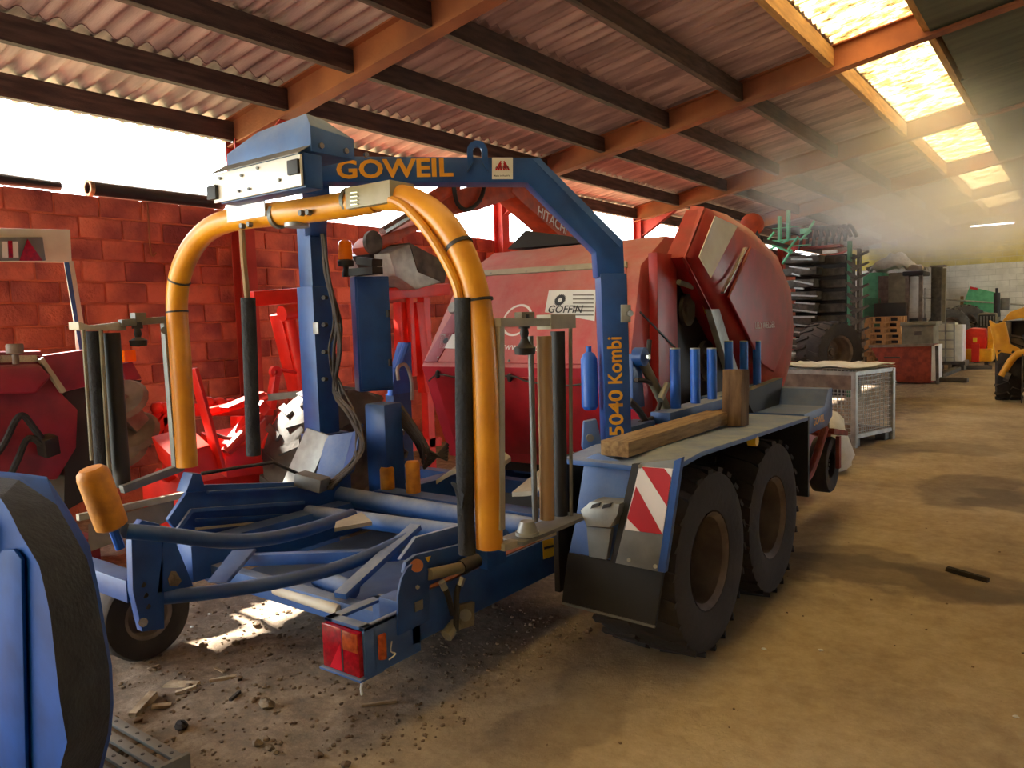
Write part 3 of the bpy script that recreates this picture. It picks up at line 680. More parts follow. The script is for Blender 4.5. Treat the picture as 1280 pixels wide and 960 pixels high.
# --- wrapping table: two big rollers, side trough, slats
ro = MB().tube([at(404,616,Y=3.45)-V(.0,0,0), V(-2.36, 3.45, at(630,655,Y=3.45).z)], .062, 18).build('table_roller', 'blue_dusty_lit', W)
ro2 = MB().tube([at(386,641,Y=3.12), V(-2.40, 3.12, at(620,672,Y=3.12).z)], .05, 18).build('table_roller', 'blue_dusty_lit', W)
tr = MB()
TX = -4.05
def T(x, y, xx=TX): return at(x, y, X=xx)
tr.prism([T(210,650), T(236,612), T(258,606), T(400,602), T(425,596), T(425,690), T(240,690)], (-.03, 0, 0))
tw = tr.build('trough_side', 'blue', W, bevel=.003)
MB().bar(T(240,638,TX+.02), T(380,628,TX+.02), .02, .02).build('rib', 'blue_dusty_lit', tw)
MB().bar(T(245,650,TX+.02), T(380,643,TX+.02), .02, .014).build('rib', 'blue', tw)
MB().bar(T(240,637,TX+.02), T(222,662,TX+.02), .02, .02).build('rib', 'blue_dusty_lit', tw)
MB().bar(T(245,661,TX+.025), T(316,654,TX+.025), .02, .012).build('rib', 'beige_metal', tw)
MB().bar(T(258,615,TX), T(400,607,TX), .05, .012).build('top_flange', 'blue_dusty_lit', tw)
MB().prism([T(232,616,TX+.02), T(241,592,TX+.02), T(251,592,TX+.02), T(258,614,TX+.02)], (-.10,0,0)).build('stop_block', 'blue', tw, bevel=.004)
MB().tube([T(252,592,TX-.05), T(300,584,TX-.05), T(342,578,TX-.05), T(398,604,TX-.05)], .011, 8).build('guard_rail', 'black', tw)
MB().bar(at(97,647,Z=.62), at(232,618,Z=.62), .04, .04).build('outer_rail', 'beige_metal', W, bevel=.003)
MB().prism([at(110,655,Z=.60), at(212,625,Z=.60), at(212,650,Z=.48), at(110,690,Z=.48)], (0,.03,0)).build('outer_plate', 'grey', W, bevel=.003)
lower = MB().box((-3.95, 2.35, .30), (-2.4, 2.42, .40)).build('cross_member', 'blue_dusty_lit', W, bevel=.004)
for i, (a, b, r, m_) in enumerate((((300,715),(430,752),.026,'beige_metal'), ((345,737),(425,763),.028,'cream'), ((398,722),(440,738),.05,'blue_dusty_lit'))):
    MB().tube([at(a[0],a[1],Z=.36), at(b[0],b[1],Z=.36)], r, 12).build('belt_roller', m_, W)
MB().bar(at(290,700,Z=.46), at(500,693,Z=.50), .05, .06).build('belt_beam', 'blue', W, bevel=.004)
MB().prism([at(258,728,Z=.44), at(290,688,Z=.52), at(318,686,Z=.52), at(282,728,Z=.44)], (0,.02,-.01)).build('belt_bracket', 'blue', W, bevel=.003)
MB().bar(at(425,745,Z=.45), at(520,658,Z=.62), .07, .03).build('table_gusset', 'blue_dusty_lit', W, bevel=.003)
MB().box((-3.9, 2.5, .28), (-2.45, 3.6, .30)).build('floor_pan', 'blue', W)
# --- bale tipping fork: bracket, two bent tubes and the yellow end roller
BX = -3.3
def B(x, y, xx=BX): return at(x, y, X=xx)
fk = MB().prism([B(164,668), B(178,650), B(200,655), B(205,700), B(206,786), B(178,790), B(166,740)], (-.05,0,0)).build('fork_bracket', 'blue', W, bevel=.006)
for q in ((170,731),(173,744),(176,758)): MB().tube([B(q[0]+9,q[1],BX+.002), B(q[0]+9,q[1],BX-.01)], .012, 10).build('bolt_hole', 'black', fk)
MB().tube([B(179,778,BX+.0), B(179,778,BX+.03)], .02, 8).build('pivot_bolt', 'chrome', fk)
gs = MB().prism([B(206,664), B(216,668), B(242,733), B(196,742)], (-.02,0,0)).build('gusset', 'blue', fk, bevel=.003)
MB().prism([B(214,714,BX+.002), B(220,714,BX+.002), B(227,726,BX+.002), B(222,733,BX+.002), B(212,732,BX+.002), B(210,724,BX+.002)], (-.03,0,0)).build('gusset_hole', 'stone', fk)
def Zp(*q): return [at(x, y, Z=z) for x, y, z in q]
ta = MB().tube(Zp((160,664,.86),(215,669,.82),(275,676,.76),(330,674,.70),(385,662,.66),(440,643,.62)), .034, 14, 4).build('fork_tube', 'blue', W)
tb = MB().tube(Zp((188,748,.50),(260,741,.50),(340,729,.50),(410,713,.51),(460,695,.54),(510,672,.58)), .033, 14, 4).build('fork_tube', 'blue', W)
MB().tube([at(160,664,Z=.86)+V(-.004,-.004,0), at(158.6,664,Z=.86)], .036, 14).build('end_cap', 'galv', ta)
MB().prism([at(420,652,Z=.66), at(452,640,Z=.66), at(465,652,Z=.66), at(418,660,Z=.66)], (0,0,-.02)).build('weld_plate', 'beige_metal', ta)
ya, yb = B(141,660), B(113,585)
d_ = (yb-ya); l_ = d_.length
er = MB().lathe([(0,0),(.045,0),(.064,.012),(.066,.03),(.066,l_-.04),(.06,l_-.016),(.045,l_-.002),(0,l_)], ya, d_, 24).build('end_roller', 'yellow_roll', W)
MB().tube([ya-d_*.35, ya+d_*.02], .02, 10).build('spindle', 'blue_bright', er)
MB().box((-3.95, 1.62, .52), (-3.35, 1.72, .62)).build('fork_crossbar', 'blue', W, bevel=.004)
# small support wheel under the fork
def wheel(parent, cen, R, wd, rim, axis=(1,0,0), lugs=0, mt='rubber', rm='rim', name='wheel', dish=.35, lh=.09):
    """tyre + rim on an axle along `axis`; outer face on the +axis side"""
    ax = Vector(axis).normalized(); h = wd/2; c = Vector(cen)
    prof = [(rim, -h*.75), (rim+.02, -h*.9), ((rim+R)/2, -h), (R*.95, -h*.93), (R, -h*.72), (R, h*.72), (R*.95, h*.93), ((rim+R)/2, h), (rim+.02, h*.9), (rim, h*.75)]
    m = MB().lathe(prof, c, ax, 40)
    u = ax.orthogonal().normalized(); wv = ax.cross(u)
    if lugs:
        for i in range(lugs):
            for sg in (-1, 1):
                a = 2*math.pi*(i+(.5 if sg > 0 else 0))/lugs
                P_ = []
                for da, hh in ((0, .02*sg), (.15*18/lugs, .95*h*sg)):
                    t = a+da; d = u*math.cos(t)+wv*math.sin(t); P_.append(c+ax*hh+d*(R+.004-(.03*R if abs(hh) > .5*h else 0)))
                t = a+.07; dn_ = u*math.cos(t)+wv*math.sin(t)
                m.bar(P_[0], P_[1], R*.10*18/lugs, R*lh, dn_)
    ty = m.build(name, mt, parent, smooth=40)
    rp = [(rim+.012, h*.9), (rim, h*.86), (rim*.93, h*.8), (rim*.9, h*dish*.4), (rim*.78, h*dish*.1), (rim*.42, h*dish*.2), (rim*.40, h*dish*.6), (rim*.24, h*dish*.65), (rim*.2, h*dish*.9), (0, h*dish*.9)]
    rm_ = MB().lathe(rp, c, ax, 28)
    rm_.lathe([(r, -x*1.0) for r, x in rp[:4]] + [(0, -h*dish*.4)], c, ax, 28)
    rm_o = rm_.build('rim', rm, ty, smooth=40)
    for i in range(6):
        t = 2*math.pi*i/6; d = u*math.cos(t)+wv*math.sin(t); MB().tube([c+d*rim*.32+ax*h*dish*.6, c+d*rim*.32+ax*(h*dish*.6+.02)], .012, 6).build('wheel_nut', 'grey', ty)
    return ty
wheel(W, (-3.95, 1.98, .235), .235, .17, .115, name='support_wheel')
MB().bar((-3.84, 1.98, .235), (-3.84, 1.98, .56), .03, .07).build('wheel_stay', 'blue', W)
# --- tandem axle wheels
wheel(W, (-1.70, 3.62, .47), .47, .50, .235, lugs=22, lh=.05)
wheel(W, (-1.70, 4.60, .47), .47, .50, .235, lugs=22, lh=.05)
wheel(W, (-4.98, 4.22, .60), .60, .48, .3, axis=(-1,0,0), lugs=18, mt='rubber_grey', lh=.06)
MB().box((-4.4, 3.57, .42), (-1.9, 3.67, .52)).box((-4.8, 4.55, .42), (-1.9, 4.65, .52)).build('axle', 'blue', W)
# --- mudguard, rear plate, warning board, chock, flap
FY = 3.06
def G(x, y, yy=FY): return at(x, y, Y=yy)
MB().prism([(-2.05, 3.15, 1.02), (-2.05, 3.5, 1.045), (-2.05, 5.35, 1.0), (-2.05, 5.35, .975), (-2.05, 3.5, 1.02), (-2.05, 3.15, .995)], (.58, 0, 0)).build('mudguard', 'blue_dusty_lit', W, bevel=.003)
MB().box((-2.09, 3.12, .35), (-2.06, 5.35, 1.02)).build('mudguard_skirt', 'black', W)
MB().box((-2.06, 5.32, .45), (-1.47, 5.35, 1.0)).build('front_flap', 'black', W)
lt = at(940, 551, X=-1.50)
MB().tube([lt-V(.02,0,0), lt+V(.03,0,0)], .03, 10).build('side_reflector', 'sticker_yellow', W)
MB().box((-1.56, lt.y-.02, lt.z), (-1.52, lt.y+.02, 1.0)).build('reflector_stay', 'blue', W)
rp_ = MB().prism([G(731,573,3.2), G(747,566,3.2), G(790,582,3.2), G(764,701,3.1), G(711,692,3.1), G(719,654,3.12)], (0, .02, 0)).build('rear_plate', 'blue_dusty_lit', W, bevel=.002)
bd = MB().prism([G(800,579), G(850,573), G(829,716), G(769,704)], (0, .015, 0)).build('warning_board', 'grey', W, bevel=.002)
MB().prism([G(843,576,3.05), G(852,572,3.05), G(831,716,3.05), G(822,714,3.05)], (0, .03, 0)).build('board_edge', 'blue', bd)
MB().prism([G(790,580,3.08), G(800,579,3.08), G(770,704,3.08), G(763,702,3.08)], (0, .02, 0)).build('board_edge', 'black', bd)
zone = MB().prism([G(799,583,3.055), G(841,586,3.055), G(828,668,3.055), G(781,662,3.055)], (0, .004, 0)).build('reflective_panel', 'letter_white', bd)
def stripe(q): return MB().prism([G(x, y, 3.0535) for x, y in q], (0, .001, 0))
stripe([(802,583.5),(830,585.5),(839,597),(833.5,633)]).build('red_stripe', 'letter_red', zone)
stripe([(795,608),(828,668),(800,664.5),(784,648)]).build('red_stripe', 'letter_red', zone)
for q in ((786,700),(819,708),(800,583)): MB().tube([G(q[0],q[1],3.055), G(q[0],q[1],3.045)], .010, 6).build('board_bolt', 'galv', bd)
ck = MB().prism([G(725,638,3.03), G(738,627,3.03), G(774,630,3.03), G(772,643,3.03), G(762,660,3.03), G(733,658,3.03)], (0, .12, 0)).build('wheel_chock', 'galv', W, bevel=.006)
MB().prism([G(740,631,3.02), G(750,628,3.02), G(748,633,3.02), G(738,636,3.02)], (0,.02,0)).build('chock_slot', 'black', ck)
MB().prism([G(754,631,3.02), G(764,629,3.02), G(762,634,3.02), G(752,636,3.02)], (0,.02,0)).build('chock_slot', 'black', ck)
MB().prism([G(733,658,3.06), G(764,661,3.06), G(758,700,3.06), G(736,696,3.06)], (0,.03,0)).build('chock_holder', 'grey', W, bevel=.003)
fl = MB(); n = 26
a0, a1, b0, b1 = G(711,691,3.09), G(830,714,3.09), G(703,753,3.06), G(819,783,3.06)
for i in range(n):
    t0, t1 = i/n, (i+.8)/n
    fl.add([a0.lerp(a1,t0)-V(0,.006,0), a0.lerp(a1,t1)-V(0,.006,0), b0.lerp(b1,t1)-V(0,.006,0), b0.lerp(b1,t0)-V(0,.006,0)], [(0,1,2,3)])
fl.prism([a0, a1, b1, b0], (0,.012,0))
flap = fl.build('mud_flap', 'flap', W)
MB().bar(b0+V(0,-.002,0), b1+V(0,-.002,0), .012, .012).build('flap_edge', 'grey', flap)
# --- spare film-roll posts on two carrier rails
def post(y, zlo, zhi, x=-2.0):
    m = MB().lathe([(0,0),(.032,0),(.032,zhi-zlo-.004),(.028,zhi-zlo),(0,zhi-zlo)], (x, y, zlo), (0,0,1), 16)
    o = m.build('roll_post', 'blue_bright', W)
    MB().lathe([(.0,.001),(.031,.001),(.033,-.006)], (x, y, zhi), (0,0,1), 16).build('post_cap', 'galv', o)
for px in (844, 869, 890): y_ = at(px, 470, X=-2.0).y; post(y_, 1.13, at(px, 435, X=-2.0).z)
for px in (911, 930, 946): y_ = at(px, 450, X=-2.12).y; post(y_, 1.12, at(px, 426, X=-2.12).z, -2.12)
MB().box((-2.06, 4.15, 1.07), (-1.93, 5.1, 1.14)).build('post_carrier', 'blue_dusty_lit', W, bevel=.004)
MB().box((-2.18, 5.2, 1.07), (-2.05, 6.3, 1.13)).build('post_carrier', 'blue_dusty_lit', W, bevel=.004)
# front bumper box with lettering
bf = MB().prism([(-1.95, 5.45, .84), (-1.95, 6.05, .84), (-1.95, 6.2, .90), (-1.95, 6.2, 1.12), (-1.95, 6.08, 1.12), (-1.95, 5.98, 1.0), (-1.95, 5.45, 1.0)], (.42, 0, 0)).build('front_bumper', 'blue', W, bevel=.008)
MB().prism([(-1.93, 5.4, 1.0), (-1.93, 5.98, 1.0), (-1.93, 6.08, 1.2), (-1.93, 5.2, 1.16)], (.06, 0, 0)).build('bumper_side', 'black', bf)
text('GOWEIL', .075, V(-1.525, 5.65, .895), (0,1,0), (0,0,1), 'letter_yellow', bf, bold=.02)
# tilt linkage of the near leg: cylinder, hose and knuckle behind the leg
kn = at(800, 446, X=-2.05)
tk = MB().lathe([(0,.04),(.03,.04),(.045,.03),(.055,.03),(.055,-.03),(0,-.03)], kn, (1,0,0), 16).build('knuckle', 'blue', W)
MB().prism([kn+V(-.02,-.05,.02), kn+V(-.02,.05,.02), kn+V(-.02,.09,-.3), kn+V(-.02,-.06,-.3)], (-.03,0,0)).build('knuckle_plate', 'blue', W, bevel=.004)
MB().tube([kn+V(.03,0,0), kn+V(.06,0,0)], .018, 6).build('knuckle_bolt', 'chrome', tk)
MB().tube([kn, at(830,505,X=-2.05), at(838,530,X=-2.05)], .03, 12).build('tilt_cylinder', 'olive_grey', W)
MB().tube([at(795,475,X=-2.05), at(812,478,X=-2.05), at(826,495,X=-2.05), at(818,520,X=-2.05), at(800,528,X=-2.05)], .014, 8, 4).build('hydraulic_hose', 'cable', W)
MB().tube([at(786,500,X=-2.05), at(800,515,X=-2.05), at(815,540,X=-2.05)], .02, 8, 3).build('hydraulic_hose', 'cable', W)
MB().tube([at(825,500,X=-1.98), at(834,480,X=-1.98)], .02, 10).build('lever', 'galv', W)
MB().box((-2.2, 3.7, .85), (-1.95, 4.3, .98)).box((-2.15, 3.75, .98), (-2.0, 4.1, 1.1)).build('tilt_bracket', 'blue', W, bevel=.01)
MB().tube([at(812,425,X=-2.1), at(808,470,X=-2.1)], .016, 8).build('gas_strut', 'black', W)
def apl0(x, y, p0, n):
    r = _F + _R*((x-CXP)/FPX) - _U*((y-CYP)/FPX)
    return CAMP + r*((Vector(p0)-CAMP).dot(n)/r.dot(n))
# --- control cabinet with beacon, cable looms
CY = 3.72
def Cc(x, y, yy=CY): return at(x, y, Y=yy)
cn = Cc(446, 417); fr_, lf_ = V(.5,.866,0), V(-.866,.5,0)          # the cabinet stands turned on its post
fn_ = V(.866,-.5,0)
zc0, zc1 = Cc(446,490).z, Cc(446,345).z
wf = (apl0(489,417,cn,fn_)-cn).length; wl_ = .155
c0 = V(cn.x, cn.y, zc0)
cab = MB().prism([c0, c0+fr_*wf, c0+fr_*wf+lf_*wl_, c0+lf_*wl_], (0,0,zc1-zc0)).build('control_cabinet', 'blue', W, bevel=.008)
MB().prism([c0+fr_*.015+fn_*.01+V(0,0,.02), c0+fr_*(wf-.015)+fn_*.01+V(0,0,.02), c0+fr_*(wf-.015)+fn_*.01+V(0,0,zc1-zc0-.02), c0+fr_*.015+fn_*.01+V(0,0,zc1-zc0-.02)], -fn_*.01).build('cabinet_door', 'blue', cab, bevel=.004)
for zz in (.2, .55): MB().cbox(c0+fr_*(wf-.02)+fn_*.014+V(0,0,zz), (.02,.02,.05)).build('hinge', 'black', cab)
bq = Cc(433, 346, CY+.03)
bc = MB().lathe([(.03,0),(.03,.03),(.02,.05),(.02,.07),(.055,.075),(.06,.11),(.05,.12)], bq, (0,0,1), 18).build('beacon', 'black', W)
MB().lathe([(.05,.115),(.052,.22),(.045,.245),(.025,.258),(0,.262)], bq, (0,0,1), 20).build('beacon_lens', 'amber', bc)
MB().box((bq.x+.08, bq.y-.05, bq.z), (bq.x+.32, bq.y+.05, bq.z+.05)).cbox((bq.x+.24, bq.y, bq.z+.09), (.16,.1,.05), (0,.15,0)).build('cabinet_bracket', 'black', W)
random.seed(11)
for i in range(8):
    jx = lambda k_=5: random.uniform(-k_, k_)
    jy = random.uniform(-.06, .06)
    MB().tube([Cc(402+jx(2),285,3.5), Cc(408+jx(3),340,3.5+jy), Cc(420+jx(6),400,3.52+jy), Cc(418+jx(8),440,3.52+jy), Cc(424+jx(7),490,3.55), Cc(440+jx(6),520,3.5+jy), Cc(450+jx(6),555,3.4), Cc(438+jx(8),585,3.3), Cc(405+jx(9),612,3.2)], random.choice((.008,.011,.014)), 7, 4).build('cable_loom', random.choice(('cable','black','cable')), W)
for i in range(6):
    MB().tube([Cc(470+i*6,505,3.9), Cc(500+i*7,530+i*6,3.9), Cc(530,560+i*5,4.0), Cc(560,575-i*4,4.1)], .012, 7, 4).build('hydraulic_hose', 'cable', W)
for i in range(4): MB().tube([Cc(408,372+i*34,3.48), Cc(404,372+i*34,3.44)], .015, 8).build('loom_clamp', 'black', W)
# blue chute plates, sunlit tones put into the paler two, and crossbeam below the cabinet
MB().prism([Cc(383,535,3.45), Cc(412,545,3.45), Cc(384,610,3.3), Cc(350,610,3.3)], (0,.02,0)).build('chute_plate', 'galv', W, bevel=.002)
MB().prism([Cc(408,545,3.45), Cc(441,540,3.45), Cc(425,600,3.3), Cc(392,604,3.3)], (0,.02,0)).build('chute_plate', 'blue_dusty_lit', W, bevel=.002)
MB().prism([Cc(441,540,3.45), Cc(452,530,3.45), Cc(440,590,3.3), Cc(425,600,3.3)], (0,.02,0)).build('chute_plate', 'blue', W, bevel=.002)
MB().box((-4.45, 3.45, .52), (-4.2, 3.68, .96)).build('leg_foot', 'blue', W, bevel=.01)
MB().box((Cc(455,505).x, 3.72, .5), (Cc(480,505).x, 3.9, Cc(465,505).z)).build('support_post', 'blue', W, bevel=.02)
MB().cbox(Cc(390,602,3.15), (.2,.12,.09), (0,.2,.3)).build('valve_block', 'grey', W, bevel=.012)
for px, top in ((485,583), (517,576)):
    c = at(px, 618, Y=3.75); z1_ = at(px, top, Y=3.75).z
    MB().lathe([(0,0),(.048,0),(.05,.02),(.05,z1_-c.z-.02),(.04,z1_-c.z-.003),(0,z1_-c.z)], c, (0,0,1), 18).build('bale_guide_roller', 'yellow_roll', W)
for px in (700, 716):
    c = at(px, 640, Y=3.7); z1_ = at(px, 603, Y=3.7).z
    MB().lathe([(0,0),(.042,0),(.044,.02),(.044,z1_-c.z-.02),(.034,z1_-c.z-.003),(0,z1_-c.z)], c, (0,0,1), 16).build('bale_guide_roller', 'yellow', W)
# curved belt guards in front of the baler
for (a, b, c, yy) in (((545,600),(575,585),(600,600),3.9), ((640,615),(668,612),(680,595),3.8)):
    pts = spline([Cc(*a,yy), Cc(*b,yy), Cc(*c,yy)], 6)
    MB().prism(pts + [p-V(0,0,.03) for p in reversed(pts)], (0,.35,.1)).build('belt_guard', 'beige_metal', W)
def apl(x, y, p0, n):
    r = _F + _R*((x-CXP)/FPX) - _U*((y-CYP)/FPX)
    return CAMP + r*((Vector(p0)-CAMP).dot(n)/r.dot(n))
def each(name, m, parent, mbs, **k):
    return [q.build(name, m, parent, **k) for q in mbs]
# ================================================================ ROUND BALER
RB = thing('round_baler', 'dark red round baler with dusty roof mounted behind the blue gantry', 'baler', (-3.2, 5.6, 0))
XL, XR = -4.24, -2.38
prof = [(4.80,.60),(4.50,1.37),(4.88,2.07),(5.32,2.30),(6.9,2.34),(6.9,.60)]
TAP = [0, 0, .19, .22, .22, 0]
body = MB()
Lp = [V(XL+TAP[i]*.6, y, z) for i, (y, z) in enumerate(prof)]; Rp = [V(XR-TAP[i]*.5, y, z) for i, (y, z) in enumerate(prof)]
n_ = len(prof)
body.add(Lp+Rp, [tuple(range(n_)), tuple(range(2*n_-1, n_-1, -1))] + [(i, (i+1) % n_, (i+1) % n_ + n_, i+n_) for i in range(n_)])
bo = body.build('chamber_body', 'red', RB, bevel=.012)
UP0, UN = V(0,4.5,1.37), V(0,-.70,.38).normalized()      # upper rear panel
def up(x, y, lift=.004): return apl(x, y, UP0+UN*lift, UN)
LP0, LN = V(0,4.5,1.37), V(0,-.77,-.30).normalized()     # lower rear panel
def lp(x, y, lift=.004): return apl(x, y, LP0+LN*lift, LN)
def plate(poly, nrm, th, name, m, par, **k): return MB().prism(poly, -nrm*th).build(name, m, par, **k)
plate([up(608,345,.012), up(782,334,.012), up(786,456,.012), up(543,452,.012)], UN, .012, 'upper_panel', 'red', RB, bevel=.004)
plate([up(593,344,.02), up(608,345,.02), up(546,452,.02), up(530,452,.02)], UN, .02, 'corner_strip', 'crimson', RB, bevel=.004)
plate([lp(543,470,.008), lp(784,474,.008), lp(784,572,.008), lp(572,565,.008)], LN, .01, 'lower_panel', 'red_clean', RB, bevel=.004)
plate([up(603,338,.02), up(783,326,.02), up(783,333,.02), up(606,344,.02)], UN, .02, 'roof_edge', 'beige_metal', RB)
each('panel_bolt', 'galv', RB, [MB().ball(up(x, y, .015), .011, 8) for x, y in ((614,342),(658,340),(705,337),(548,447),(636,451))])
each('latch', 'black', RB, [MB().ball(lp(x, y, .03), .022, 8, (1,1,1.6)) for x, y in ((547,468),(637,472))])
MB().tube([lp(536,476,.03), lp(548,468,.03), lp(575,472,.03), lp(637,470,.03), lp(660,477,.03), lp(705,482,.03), lp(745,478,.03), lp(790,474,.03)], .007, 6, 4).build('tie_rope', 'cable', RB)
sg = plate([up(686,363,.018), up(745,362,.018), up(743,401,.018), up(681,390,.018)], UN, .004, 'dealer_sign', 'white', RB)
rt = (up(745,390)-up(690,390)).normalized(); ut = UN.cross(rt).normalized()
if ut.z < 0: ut = -ut
text('GOFFIN', .085, up(684,391,.02), rt, ut, 'letter_dark', sg, bold=.012)
gc = up(700,375,.02); gr = []
gear = MB(); N_ = 24
ring = []
for i in range(N_*2):
    a = math.pi*i/N_; r = .052 if (i//1) % 2 else .042; ring.append(gc + rt*math.cos(a)*r + ut*math.sin(a)*r)
inner = [gc + rt*math.cos(math.pi*i/N_)*.018 + ut*math.sin(math.pi*i/N_)*.018 for i in range(N_*2)]
gear.add(ring+inner, [(i, (i+1) % (2*N_), 2*N_+(i+1) % (2*N_), 2*N_+i) for i in range(2*N_)]).build('gear_emblem', 'letter_dark', sg)
each('text_line', 'grey', sg, [MB().prism([up(716,368+i*5,.0195), up(742,368+i*5,.0195), up(742,369.5+i*5,.0195), up(716,369.5+i*5,.0195)], UN*.0006) for i in range(6)])
# oval brand mark, web address and the little plate on the left
oc = up(646,400,.016); ov = MB(); k = 40
for r0, r1 in ((1.0, .86),):
    O = [oc + rt*math.cos(2*math.pi*i/k)*.135*r0 + ut*math.sin(2*math.pi*i/k)*.135*r0 for i in range(k)]; I = [oc + rt*math.cos(2*math.pi*i/k)*.135*r1 + ut*math.sin(2*math.pi*i/k)*.135*r1 for i in range(k)]
    ov.add(O+I, [(i, (i+1) % k, k+(i+1) % k, k+i) for i in range(k)])
ov.build('brand_ring', 'letter_white', RB)
text('LELY', .085, up(628,408,.016), rt, ut, 'letter_white', RB, bold=.012)
text('www.lely.com', .085, up(622,437,.016), rt, ut, 'letter_white', RB, bold=.01)
sp = plate([up(551,417,.02), up(584,418,.02), up(582,436,.02), up(549,435,.02)], UN, .004, 'small_sign', 'white', RB)
k = MB(); c_ = up(557,426,.022); k.add([c_] + [c_ + rt*math.cos(2*math.pi*i/24)*(.03 if i % 2 else .022) + ut*math.sin(2*math.pi*i/24)*(.03 if i % 2 else .022) for i in range(24)], [(0, 1+i, 1+(i+1) % 24) for i in range(24)]).build('gear_emblem', 'letter_dark', sp)
MB().lathe([(.0,.02),(.05,.02),(.055,.0)], up(568,385,.03), UN, 18).build('round_cap', 'galv', RB)
# raised lip of the roof and side edge
MB().prism([V(-3.95,5.3,2.32), V(-3.75,5.3,2.46), V(-3.45,5.5,2.40), V(-3.2,5.5,2.33)], (0,.5,0)).build('roof_scoop', 'black', RB, bevel=.01)
MB().box((-2.43, 4.9, .75), (-2.36, 5.22, 2.15)).build('side_panel', 'red_clean', RB, bevel=.01)
MB().bar((-2.355, 4.62, 1.74), (-2.355, 5.2, 1.46), .006, .012).build('panel_seam', 'black', RB)
MB().box((-4.1, 4.86, .52), (-2.45, 6.8, .62)).box((-4.0, 5.2, .1), (-2.6, 6.6, .3)).build('underframe', 'black', RB)
MB().box((-2.45, 5.24, .62), (-2.40, 6.7, 2.1)).build('drive_bay', 'black', RB)  # solid black fill that paints in the dark interior between the panels
for q in (((-2.38,5.4,1.75),.12),((-2.38,5.75,1.35),.16),((-2.38,6.1,1.75),.1)):
    MB().lathe([(0,.03),(q[1]*.3,.03),(q[1]*.35,.01),(q[1]*.8,.01),(q[1],.03),(q[1],0)], q[0], (1,0,0), 22).build('chain_sprocket', 'tine_steel', RB)
MB().tube([(-2.34,5.2,1.95), (-2.30,5.5,1.9)], .02, 8).build('drive_shaft', 'galv', RB)
# big domed side cover, swung up
WX = -2.24
def wg(x, y, xx=WX): return at(x, y, X=xx)
outl = [(883,260),(858,321),(886,378),(912,430),(945,470),(966,490),(975,492),(986,455),(990,412),(986,362),(968,318),(935,285),(908,268)]
C0 = Vector(); PO = [wg(*q) for q in outl]
PO = spline(PO, 4, True) if False else PO
for p_ in PO: C0 += p_
C0 /= len(PO)
rings = [PO] + [[C0 + (p_-C0)*s_ + V(dx,0,0) for p_ in PO] for s_, dx in ((.96,.03),(.82,.07),(.6,.095),(.3,.11))]
back = [p_+V(-.16,0,0) for p_ in PO]
cov = MB(); k = len(PO); allv = back + [p_ for r in rings for p_ in r] + [C0+V(.115,0,0)]
fs = []
for r in range(len(rings)):
    fs += [(r*k+i, r*k+(i+1) % k, (r+1)*k+(i+1) % k, (r+1)*k+i) for i in range(k)]
fs += [(len(rings)*k+i, len(rings)*k+(i+1) % k, len(allv)-1) for i in range(k)]
cv = cov.add(allv, fs).build('side_cover', 'red_clean', RB, smooth=38)
MB().prism([wg(864,257,WX-.17), wg(881,259,WX+.004), wg(857,322,WX+.004), wg(845,322,WX-.17)], (0,-.012,0)).build('cover_rim', 'excavator', cv)  # the rim's orange gleam in the light is put into its colour
MB().prism([wg(845,322,WX-.15), wg(857,322,WX+.01), wg(912,432,WX+.01), wg(898,430,WX-.15)], (0,-.012,-.006)).build('cover_rim', 'red_clean', cv)
def onc(x, y, dx): return wg(x, y, WX+dx)
MB().prism([onc(893,270,.105), onc(921,283,.105), onc(888,347,.105), onc(873,321,.095)], (.006,0,0)).build('reflector_panel', 'cream', cv)
MB().bar(onc(932,310,.122), onc(903,366,.122), .012, .028, (1,0,0)).build('handle_strip', 'chrome', cv)
inner = [(936,308),(958,322),(975,350),(982,395),(979,430),(965,465),(950,455),(908,372)]
MB().prism([onc(x, y, .10) for x, y in inner], (.022,0,0)).build('bulged_panel', 'red_clean', cv, bevel=.018, segs=3)
text('LELY WELGER', .075, onc(944,411,.125), (0,1,0), (0,0,1), 'letter_white', cv, bold=.006, xs=1.05)
MB().prism([onc(878,378,-.06)+V(0,-.01,0), onc(888,384,-.06)+V(0,-.01,0), onc(893,396,-.06)+V(0,-.01,0), onc(882,392,-.06)+V(0,-.01,0)], (.0,-.006,0)).build('warning_sticker', 'sticker_yellow', cv)
MB().prism([(-2.2,5.45,1.75), (-2.2,5.62,1.75), (-2.2,6.25,.95), (-2.2,6.05,.95)], (-.05,0,0)).build('cover_strut', 'galv', RB, bevel=.003)
# pick-up gauge wheel on its red fork
JX = -1.72; jc = at(1030, 580, X=JX)
wheel(RB, jc, .235, .15, .12, name='gauge_wheel', rm='rubber')
a_ = jc+V(.1,0,0)
MB().tube([at(1000,607,X=-1.60), at(1012,592,X=-1.60), at(1022,565,X=-1.60), at(1031,535,X=-1.60)], .03, 10, 4).build('fork_arm', 'rust_red', RB)
MB().bar(at(1048,545,X=-1.62), at(1048,585,X=-1.62), .03, .06).bar(at(1031,538,X=-1.62), at(1049,541,X=-1.62), .14, .04).build('fork_arm', 'rust_red', RB)
MB().tube([at(1031,536,X=-1.62), at(1031,528,X=-1.62)], .035, 8).build('adjuster_nut', 'rim', RB)
MB().bar(at(998,534,X=-1.8), at(1035,545,X=-1.7), .05, .05).bar(at(998,548,X=-1.75), at(998,575,X=-1.75), .06, .04).build('pickup_bracket', 'rust_red', RB)
MB().tube([at(985,525,X=-1.85), at(1000,530,X=-1.8)], .05, 10).build('pickup_hinge', 'crimson', RB)
MB().box((-4.3, 6.9, .25), (-1.9, 7.3, .7)).build('pickup_body', 'red_clean', RB, bevel=.03)

